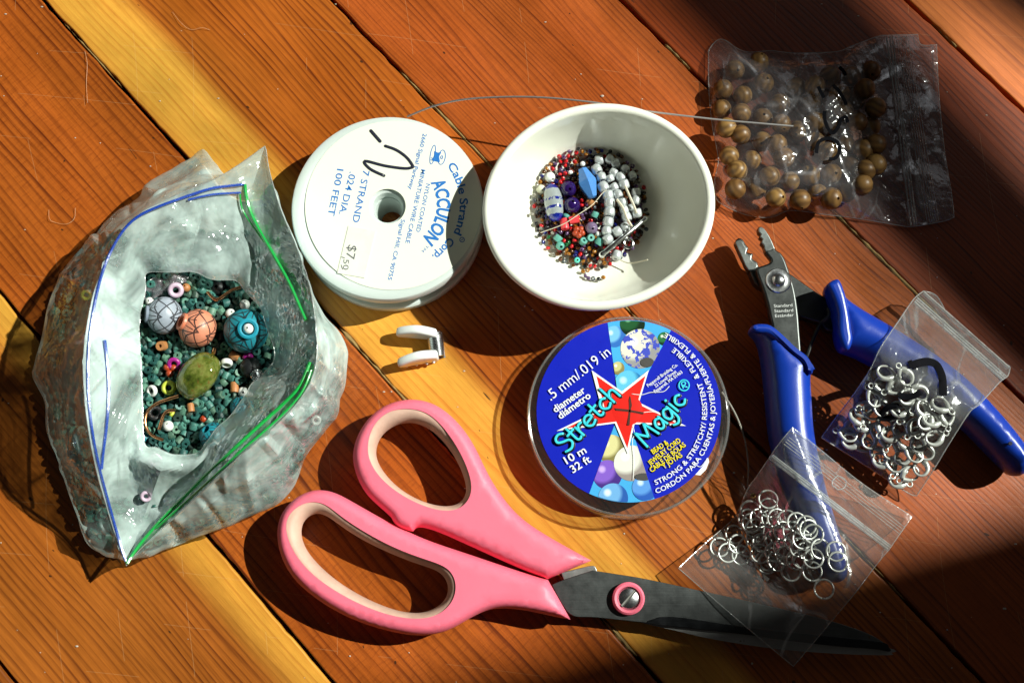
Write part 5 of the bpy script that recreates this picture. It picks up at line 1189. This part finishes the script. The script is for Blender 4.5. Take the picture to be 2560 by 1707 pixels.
o = place('glass_bead', me, P(*q, heap(*q) + .0050), (0, 0, 0), 'large yellow green glass bead with gold flecks on copper wire', 'bead', GS)
a, b = P(*ZL([(395, 1062)])[0], .012), P(*ZL([(672, 715)])[0], .012); o.rotation_euler = (b - a).to_track_quat('Z', 'Y').to_euler()
mcop = plain('copper_wire', (0.78, 0.36, 0.17), 0.25, 1.0, var=.08, bmp=.03)
def cop(pts, zs, label, r=.00052):
    pp = [P(p[0], p[1], heap(*p) + z) for p, z in zip(ZL(pts), zs)]; V, Fc = tube(smooth(pp, 6, False), r, 10); solo('copper_wire', V, Fc, mcop, label, 'wire', 'copper wires in the open zip bag')
cop([(375, 1055), (290, 1080), (200, 1115), (130, 1170), (105, 1240), (115, 1310), (160, 1370), (250, 1408)], [.005] * 8, 'long copper wire bent into a hook below the glass bead')
cop([(345, 1170), (285, 1175), (250, 1215), (232, 1270), (215, 1325)], [.004] * 5, 'short bent copper wire inside the hook')
cop([(605, 225), (640, 265), (680, 285), (740, 250), (800, 210), (870, 185)], [.0045] * 6, 'copper wire bent to a V above the salmon bead')
cop([(640, 745), (652, 705), (664, 672)], [.0045, .006, .0065], 'copper wire stub at the upper end of the glass bead', .0006)
# crumpled lilac plastic scrap in the bag
sc_o = dens(ZL([(105, 200), (190, 90), (320, 75), (460, 110), (440, 140), (330, 180), (240, 240), (150, 290), (100, 290)]), 5); scc = ZL([(240, 180)])[0]
V, Fc = polar_film(sc_o, scc, lambda x, y, r: heap(x, y) + .003 + .0025 * crink(x, y, 1, 77) + .002 * nz(x, y, 4, .05), 12)
solo('plastic_scrap', V, Fc, film('lilac_film', .35, (.93, .90, .93), .12, .2, 220, .6, (.70, .60, .68)), 'crumpled pale lilac plastic scrap at the top of the bag mouth', 'plastic scrap')
# loose teal beads: every one in the open mouth is its own thing
mouth_s = [tuple(p) for p in smooth([Vector(p) for p in mouth], 4)]
mouth_b = [(BC[0] + (x - BC[0]) * 1.03, BC[1] + (y - BC[1]) * 1.03) for x, y in mouth_s]
top = []; tries = 0
while len(top) < 290 and tries < 30000:
    tries += 1; x, y = random.uniform(335, 700), random.uniform(665, 1150)
    if not inpoly(x, y, mouth_b): continue
    if any(math.hypot(x - a, y - b) < r + 6 for a, b, r in specials): continue
    if any((x - a) ** 2 + (y - b) ** 2 < 14.8 ** 2 for a, b in top): continue
    top.append((x, y))
for x, y in top:
    q = P(x, y, heap(x, y) + random.uniform(-.0003, .0013))
    place('teal_bead', random.choice(hm), q, (random.gauss(0, .8), random.gauss(0, .8), random.uniform(0, 6.28)), 'small dark teal tube bead lying loose in the mouth of the bag', 'bead', 'teal tube beads in the bag mouth')
# the beads below and behind the film, past counting
m = MB(); belly_s = [tuple(p) for p in smooth([Vector(p) for p in belly], 3)]; inner_b = [(BC[0] + (x - BC[0]) * .955, BC[1] + (y - BC[1]) * .955) for x, y in belly_s]
tm = [([v.co.copy() for v in h.vertices], [list(p.vertices) for p in h.polygons]) for h in hm]
cnt = 0; tries = 0
while cnt < 4400 and tries < 60000:
    tries += 1; x, y = random.uniform(90, 860), random.uniform(585, 1390)
    if not inpoly(x, y, inner_b): continue
    inside = inpoly(x, y, mouth_b); hp = heap(x, y); z = hp - (.0022 if inside else .0) - abs(random.gauss(0, .0026))
    if z < .0022: z = .0022
    Mx = Matrix.Translation(P(x, y, z)) @ Matrix.Rotation(random.uniform(0, 6.28), 4, 'Z') @ Matrix.Rotation(random.uniform(0, 6.28), 4, 'X')
    Vt, Ft = random.choice(tm); m.add([Mx @ v for v in Vt], Ft); cnt += 1
t = NT('teal_bone_mass'); oo = t.obj(); nn = t.noise(oo, 170, 2, .5); n2 = t.noise(oo, 1500, 3, .7)
col = t.ramp(nn, [(0.3, srgb(18, 46, 46)), (0.5, srgb(40, 92, 84)), (0.65, srgb(72, 128, 108)), (0.8, srgb(26, 40, 40))]); col = t.mix(t.math('MULTIPLY_ADD', n2, 1.6, -0.6, clamp=True), col, srgb(16, 30, 30)); t.bsdf(col, .45)
solo('bead_heap', m.V, m.F, t.m, 'mass of dark teal beads filling the bag behind its film', 'beads', None, 'stuff')
# a few pale beads showing through the film
for x, y, r, mat, lb in ((387, 1150, 17, mpk, 'lilac disc bead under the film below the bag mouth'), (196, 845, 18, mpk, 'lilac disc bead under the film at the left of the bag'), (215, 738, 14, myl, 'lime bead under the film at the upper left of the bag'), (365, 1240, 14, mpk, 'lilac bead under the film near the bottom tip'), (790, 1050, 13, mwb, 'white bead under the film at the right of the bag')):
    me = ring_bead(r * SPX, r * SPX * .36, r * SPX * .8); me.materials.append(mat); place('disc_bead', me, P(x, y, heap(x, y) + .0028), (.4, .3, 0), lb, 'bead', GS)
# ================================================================== BEADS IN THE BOWL
PZ = 0.0088
GBW = 'odd beads in the white bowl'
pc2 = ZE([(815, 795)])[0]
def pileh(x, y):
    dx, dy = (x - pc2[0]) / 150.0, (y - pc2[1]) / 155.0; d = dx * dx + dy * dy
    return max(0.0066 + 0.0026 * max(0, 1 - d), on_bowl(x, y) + 0.0002)
keep = []
def zf_(x, y, r=0):
    q = ZF([(x, y)])[0]
    if r: keep.append((q[0], q[1], r / 4.236))
    return q
def glass(name, col, rough=0.08, tr=0.35, metal=0.0, var=.05): return plain(name, col, rough, metal, 0.6, var, 600, 0.0, Transmission_Weight=tr)
def put(name, me, x, y, r, zo, rot, mat, label, grp=GBW):
    q = zf_(x, y, r * .8)
    if len(me.materials) == 0: me.materials.append(mat)
    return place(name, me, P(*q, pileh(*q) + zo), rot, label, 'bead', grp)
def U(r): return r / 4.236 * SPX
# lampwork bead with blue bands
t = NT('clear_glass_with_blue_bands'); o_ = t.obj(); s_ = t.n('ShaderNodeSeparateXYZ'); t.l(o_, s_.inputs[0]); zz = t.math('MULTIPLY', s_.outputs[2], 1000)
nn = t.noise(o_, 900, 3, .6); zw = t.math('ADD', zz, t.math('MULTIPLY', t.math('SUBTRACT', nn, .5), 1.0))
e1 = t.math('GREATER_THAN', t.math('ABSOLUTE', zw), 4.4); bnd = t.math('LESS_THAN', t.math('ABSOLUTE', t.math('SUBTRACT', t.math('ABSOLUTE', t.math('ADD', zw, .6)), 1.4)), .45); bnd = t.math('MULTIPLY', bnd, t.math('GREATER_THAN', nn, .48))
col = t.mix(t.math('MAXIMUM', e1, bnd), (.70, .78, .80, 1), srgb(30, 50, 190)); t.bsdf(col, .07, 0, .6, Transmission_Weight=.6, Coat_Weight=.5); mlw = t.m
V, Fc = lathe([(.0006, U(205))] + [(U(102) * math.sin(a) ** .75, U(205) * math.cos(a)) for a in [math.pi * k / 16 for k in range(1, 16)]] + [(.0006, -U(205))], 32)
me = bpy.data.meshes.new('b'); me.from_pydata([tuple(v) for v in V], [], [f[::-1] for f in Fc]); me.polygons.foreach_set('use_smooth', [True] * len(me.polygons)); me.materials.append(mlw)
o = put('lampwork_bead', me, 313, 665, 100, .0032, (0, 0, 0), mlw, 'long clear glass bead with blue bands in the white bowl')
keep += [(zf_(300, 540)[0], zf_(300, 540)[1], 18), (zf_(330, 790)[0], zf_(330, 790)[1], 18)]
d = P(*zf_(285, 470), .012) - P(*zf_(345, 860), .012); o.rotation_euler = d.to_track_quat('Z', 'Y').to_euler()
# blue bicone
V, Fc = lathe([(0.0004, U(178)), (U(48), U(165)), (U(104), U(15)), (U(104), -U(15)), (U(48), -U(165)), (0.0004, -U(178))], 6)
me = bpy.data.meshes.new('b'); me.from_pydata([tuple(v) for v in V], [], [f[::-1] for f in Fc]); me.materials.append(glass('sky_blue_opal', srgb(86, 146, 222), .12, .2))
o = put('bicone_bead', me, 672, 458, 100, .0034, (0, 0, 0), None, 'sky blue faceted bicone bead in the white bowl'); keep += [(zf_(640, 350)[0], zf_(640, 350)[1], 16), (zf_(715, 570)[0], zf_(715, 570)[1], 16)]
d = P(*zf_(612, 290), .012) - P(*zf_(738, 628), .012); o.rotation_euler = d.to_track_quat('Z', 'X').to_euler()
mpur = glass('deep_purple_glass', srgb(42, 20, 88), .05, .25); mwst = plain('white_glaze', (.78, .80, .78), .15, bmp=0); mcor = plain('coral_red', srgb(226, 66, 74), .35, var=.08, bmp=.1); mtq = plain('turquoise_bone', srgb(92, 160, 148), .4, var=.15, vs=900, bmp=.2)
put('round_bead', bead_mesh('b', U(86), U(14), 28), 468, 520, 84, .0028, (.3, .2, 0), mpur, 'upper of the two deep purple glass beads in the bowl')
put('round_bead', bead_mesh('b', U(88), U(14), 28), 508, 692, 84, .0028, (-.2, .1, 0), mpur, 'lower of the two deep purple glass beads in the bowl')
put('round_bead', bead_mesh('b', U(56), U(20), 20), 275, 395, 55, .0026, (1.0, .5, .4), mwst, 'white bead with dark hole above the clear glass bead')
put('round_bead', bead_mesh('b', U(50), U(10), 20), 180, 522, 48, .0020, (.5, .5, 0), plain('crackle_cream', srgb(200, 200, 180), .2, var=.2, vs=1500), 'pale crackled bead left of the clear glass bead')
put('tube_bead', heishi_mesh(U(44), U(112), U(14), 3, 14), 430, 893, 50, .0026, (1.45, 0, .1), mcor, 'coral red tube bead below the clear glass bead')
put('tube_bead', heishi_mesh(U(42), U(102), U(14), 4, 14), 530, 845, 50, .0028, (1.5, 0, 1.75), mcor, 'coral red tube bead lying sideways beside the other')
put('round_bead', bead_mesh('b', U(66), U(12), 24), 714, 932, 64, .0026, (.4, .2, 0), glass('lilac_glass', srgb(150, 130, 168), .06, .45), 'translucent lilac bead right of the terracotta flower')
for x, y, r, lb in ((785, 995, 31, 'small white striped bead under the lilac bead'), (620, 255, 29, 'small white striped bead above the blue bicone'), (492, 346, 26, 'tiny white bead left of the blue bicone')):
    put('round_bead', bead_mesh('b', U(r), U(8), 16), x, y, r, .0018, rrot(), mwst, lb)
m = MB()
for k in range(5):
    a = k * 1.2566 + .3; q = zf_(580 + 38 * math.cos(a), 975 + 36 * math.sin(a)); R = U(34); m.add(*lathe([(0, R)] + [(R * math.sin(t), R * math.cos(t)) for t in (.4, .8, 1.2, 1.57, 2, 2.4, 2.8)] + [(0, -R)], 14, Matrix.Translation(P(*q, pileh(*q) + .0024))))
q = zf_(580, 975, 60); m.add(*lathe([(U(9), U(26)), (U(16), U(34)), (U(30), U(26)), (U(34), 0)], 18, Matrix.Translation(P(*q, pileh(*q) + .0024)))); solo('flower_bead', m.V, m.F, mtr, 'terracotta flower bead in the middle of the bowl', 'bead', GBW)
put('tube_bead', heishi_mesh(U(40), U(70), U(14), 9, 12), 702, 668, 44, .0014, (1.2, .3, .8), mtan, 'brown bead half hidden below the blue bicone')
for x, y, r, lb in ((750, 790, 38, 'turquoise tube bead below the blue bicone'), (360, 1042, 42, 'turquoise tube bead at the lower left of the pile'), (628, 1075, 40, 'turquoise ring bead below the terracotta flower'), (702, 1037, 40, 'turquoise tube bead right of the turquoise ring'), (798, 1078, 44, 'turquoise tube bead next to the last silver bead'), (447, 812, 34, 'green tube bead between the purple and coral beads')):
    put('tube_bead', heishi_mesh(U(r), U(r * 1.6), U(r * .35), int(x), 12), x, y, r, .0020, (.25 if 'ring' in lb else 1.3, .2, random.uniform(0, 3)), mtq, lb)
put('round_bead', bead_mesh('b', U(46), U(16), 18), 383, 1122, 44, .0020, (.5, .3, 0), mtq, 'round turquoise bead at the lower left edge of the pile')
put('round_bead', bead_mesh('b', U(32), U(11), 16), 562, 1272, 30, .0014, (.2, .2, 0), plain('aqua_glass', srgb(100, 214, 200), .15, bmp=0), 'bright aqua bead at the bottom of the pile')
# strand of silver beads
msil = plain('matte_silver_glass', (.60, .64, .65), .36, .45, var=.06, vs=500, bmp=.1, bs=1200, bd=.0002)
slv = [(795, 215, 54), (905, 205, 50), (970, 252, 54), (770, 315, 56), (820, 395, 52), (840, 500, 60), (890, 585, 58), (905, 665, 58), (905, 765, 60), (890, 870, 58), (875, 962, 52), (885, 1052, 54), (985, 972, 54), (1070, 920, 48), (950, 348, 48), (1025, 395, 54), (1060, 472, 58), (910, 408, 46), (952, 500, 48), (997, 582, 52), (1040, 662, 52), (1062, 742, 50), (1085, 818, 54), (1195, 776, 56), (1070, 312, 48), (1145, 382, 48), (1185, 556, 50), (1185, 642, 52), (980, 1222, 54), (1135, 720, 40)]
h_ = U(48); V, Fc = lathe([(U(19), -h_ * .9), (U(24), -h_), (U(44), -h_ * .96), (U(53), -h_ * .7), (U(56), -h_ * .25), (U(56), h_ * .25), (U(53), h_ * .7), (U(44), h_ * .96), (U(24), h_), (U(19), h_ * .9)], 20, None, True)
ms = bpy.data.meshes.new('silver_bead'); ms.from_pydata([tuple(v) for v in V], [], Fc); ms.polygons.foreach_set('use_smooth', [True] * len(ms.polygons)); ms.materials.append(msil)
for i, (x, y, r) in enumerate(slv):
    x2, y2, _ = slv[min(i + 1, len(slv) - 1)] if i not in (3, 13, 16, 22, 25) else (x + 3, y + 8, 0)
    q = zf_(x, y, r * .8); yaw = -math.atan2(y2 - y, x2 - x)
    place('silver_bead', ms, P(*q, pileh(*q) + .0030), (math.pi / 2 + random.uniform(-.3, .3), random.uniform(-.25, .25), yaw + math.pi / 2), 'matte silver bead of the tangled strand in the bowl', 'bead', 'silver beads in the white bowl', (r / 56,) * 3)
mthr = plain('waxed_thread', srgb(214, 206, 184), .5, bmp=.05)
def thr(pts, zo, r, label):
    pp = [P(p[0], p[1], pileh(*p) + z) for p, z in zip(ZF(pts), zo)]; V, Fc = tube(smooth(pp, 6, False), r, 6); solo('thread', V, Fc, mthr, label, 'thread', 'threads in the white bowl')
thr([(1072, 490), (1120, 600), (1160, 690), (1192, 772)], [.0052, .0058, .0058, .0048], .00042, 'cream thread between the two rightmost silver beads')
thr([(982, 630), (1050, 722), (1092, 830), (1140, 912)], [.0056, .0060, .0062, .005], .00042, 'cream thread running to the silver toggle bar')
thr([(175, 982), (400, 900), (560, 800), (720, 690), (830, 565), (875, 530)], [.0030, .0055, .006, .006, .0064, .0068], .00014, 'fine hair like thread lying across the pile in the bowl')
thr([(1015, 1268), (1100, 1302), (1200, 1295), (1310, 1268)], [.003, .003, .0042, .0062], .00022, 'cream thread end on the lower right of the bowl')
# toggle bar
a, b = P(*zf_(828, 1212), pileh(*zf_(828, 1212)) + .0046), P(*zf_(1280, 840), pileh(*zf_(1280, 840)) + .0030); ax = (b - a); L = ax.length
TG = thing('toggle_bar', (a + b) / 2, 'silver toggle clasp bar lying on the beads in the bowl', 'clasp')
for t_ in (0.1, .25, .4, .55, .7, .85): p = a + ax * t_; keep.append((zf_(828 + 452 * t_, 1212 - 372 * t_)[0], zf_(828 + 452 * t_, 1212 - 372 * t_)[1], 9))
mtog = plain('cast_silver', (.66, .68, .68), .16, 1.0, var=.06, bmp=.08, bs=900)
Mx = Matrix.Translation(a) @ ax.to_track_quat('Z', 'Y').to_matrix().to_4x4(); R = U(32)
V, Fc = lathe([(0, -R * 1.3)] + [(R * 1.25 * math.sin(t), -R * 1.3 * math.cos(t)) for t in (.4, .9, 1.4)] + [(R * .8, R * 1.2), (R * .95, R * 1.6), (R * .95, L - R * 1.6), (R * .8, L - R * 1.2), (R * 1.2, L), (R * .9, L + R * .8), (0, L + R * 1.2)], 20, Mx); bar_o = build('bar', V, Fc, mtog, TG)
q = zf_(1105, 1095, 58); V, Fc = tube([P(*q, pileh(*q) + .0034) + Vector((U(47) * math.cos(k * .3927), U(47) * math.sin(k * .3927), 0)) for k in range(16)], U(17), 8, closed=True); build('attachment_ring', V, Fc, mtog, TG)
# seed beads
SEED = {'red': (srgb(190, 28, 34), .12, 0), 'amber': (srgb(196, 128, 44), .1, .5), 'brown': (srgb(104, 62, 30), .1, .4), 'black': (srgb(20, 20, 22), .1, 0), 'dark blue': (srgb(22, 26, 110), .08, .25), 'purple': (srgb(96, 70, 110), .12, .1), 'clear': (srgb(210, 205, 190), .06, .7), 'gunmetal': (srgb(70, 76, 84), .15, 0), 'green': (srgb(16, 110, 56), .08, .4)}
sme = {}
for k, (c, r, tr) in SEED.items():
    sme[k] = bead_mesh('seed_bead', .00078, .00027, 12, .72, 6); sme[k].materials.append(glass('seed_bead_' + k.replace(' ', '_'), c, r, tr) if True else None)
def seed(x, y, k, zo=0.0):
    q = (x, y); place('seed_bead', sme[k], P(x, y, pileh(x, y) + .0010 + zo), (random.gauss(0, .7), random.gauss(0, .7), random.uniform(0, 6.28)), 'tiny %s glass seed bead in the white bowl' % k, 'bead', '%s seed beads in the white bowl' % k)
occ = []
for k, lst in (('red', [(372, 175), (468, 172), (385, 230), (443, 225), (535, 230), (300, 308), (380, 365), (435, 355), (410, 412), (390, 445), (612, 640), (610, 690), (110, 702), (185, 905), (595, 1210), (700, 1330), (420, 1068), (535, 1062), (505, 1125), (553, 135), (895, 1260), (910, 1312), (1030, 1155), (985, 1150)]),
               ('amber', [(625, 1390), (672, 1380), (840, 1455), (280, 258), (782, 125), (655, 152), (240, 305), (625, 1285), (690, 1270), (850, 1305), (450, 1165), (475, 1205), (745, 1180), (690, 1150)]), ('purple', [(650, 1440), (682, 1462), (418, 182), (392, 318), (455, 990), (390, 975), (612, 1160), (640, 1245)]),
               ('gunmetal', [(732, 1467), (110, 640), (165, 600), (135, 765), (1295, 945), (1205, 1000)]), ('black', [(792, 1472), (575, 95), (332, 215), (470, 410), (825, 1345), (490, 210), (1270, 560), (1275, 655), (1290, 740), (130, 885), (765, 850)]), ('dark blue', [(700, 122), (188, 382), (540, 1225), (550, 1190), (240, 810), (340, 440)]), ('green', [(258, 1030), (445, 1110), (475, 1085)]), ('clear', [(105, 585), (175, 935), (300, 985), (800, 1292)])):
    for x, y in lst:
        q = ZF([(x, y)])[0]; seed(q[0], q[1], k, .0006); occ.append(q)
wts = ['amber'] * 5 + ['brown'] * 5 + ['red'] * 3 + ['black'] * 3 + ['purple'] * 3 + ['clear'] * 2 + ['dark blue'] * 2 + ['gunmetal'] * 2
n = len(occ); tries = 0
while n < 295 and tries < 20000:
    tries += 1; a = random.uniform(0, 6.28); r = math.sqrt(random.random()); x, y = pc2[0] + 147 * r * math.cos(a) - 2, pc2[1] + 152 * r * math.sin(a)
    if any((x - p) ** 2 + (y - q) ** 2 < 9.6 ** 2 for p, q in occ): continue
    if any(math.hypot(x - p, y - q) < rr * .85 for p, q, rr in keep): continue
    occ.append((x, y)); seed(x, y, random.choice(wts), random.uniform(-.0002, .0006)); n += 1
# seed beads hidden deeper in the pile
m = MB(); vt = [v.co.copy() for v in sme['amber'].vertices]; ft = [list(p.vertices) for p in sme['amber'].polygons]
for _ in range(900):
    a = random.uniform(0, 6.28); r = math.sqrt(random.random()); x, y = pc2[0] + 142 * r * math.cos(a), pc2[1] + 147 * r * math.sin(a)
    Mx = Matrix.Translation(P(x, y, pileh(x, y) - random.uniform(.0000, .0016))) @ Matrix.Rotation(random.uniform(0, 6.28), 4, 'X') @ Matrix.Rotation(random.uniform(0, 6.28), 4, 'Y'); m.add([Mx @ v for v in vt], ft)
t = NT('mixed_seed_beads'); oo = t.obj(); v = t.n('ShaderNodeTexVoronoi'); v.inputs['Scale'].default_value = 420; t.l(oo, v.inputs['Vector']); s2 = t.n('ShaderNodeSeparateColor'); t.l(v.outputs['Color'], s2.inputs[0])
col = t.ramp(s2.outputs[0], [(0, srgb(110, 64, 26)), (.25, srgb(60, 36, 24)), (.45, srgb(150, 24, 28)), (.55, srgb(24, 24, 30)), (.75, srgb(84, 60, 96)), (.9, srgb(170, 110, 40))]); t.bsdf(col, .12)
solo('seed_bead_layer', m.V, m.F, t.m, 'dense mix of tiny seed beads under the larger beads in the bowl', 'beads', None, 'stuff')

# ================================================================== DUST AND FIBRES ON THE BOARDS
m = MB()
for _ in range(150):
    x, y = random.uniform(0, 2560), random.uniform(0, 1707); r = random.uniform(.00010, .00026) * (1.7 if random.random() < .08 else 1)
    m.add(*lathe([(0, r)] + [(r * math.sin(a), r * math.cos(a) * .6) for a in (.8, 1.57, 2.3)] + [(0, -r * .6)], 6, Matrix.Translation(P(x, y, r * .5)) @ Matrix.Scale(random.uniform(1, 2.2), 4, (1, 0, 0))))
solo('dust', m.V, m.F, plain('pale_dust', (.55, .5, .42), .9, bmp=0), 'pale specks of dust scattered on the floor boards', 'dust', None, 'stuff')
mh = plain('pale_fibre', srgb(206, 160, 120), .5, bmp=0)
for pts, lb in (([(122, 525), (124, 548), (140, 557), (168, 560), (186, 545), (188, 520)], 'pale curled hair on the boards left of the open bag'), ([(430, 30), (455, 60), (478, 75), (505, 70), (525, 76)], 'pale curved hair on the boards at the upper left'), ([(212, 128), (218, 160), (216, 210), (219, 258)], 'straight pale fibre near the left board joint'), ([(2060, 1140), (2074, 1180), (2070, 1200)], 'short pale fibre between the two small bags')):
    V, Fc = tube(smooth([P(x, y, .0004 + .0006 * (i % 2)) for i, (x, y) in enumerate(pts)], 6, False), .00006, 5); solo('hair', V, Fc, mh, lb, 'hair', 'hairs on the floor')
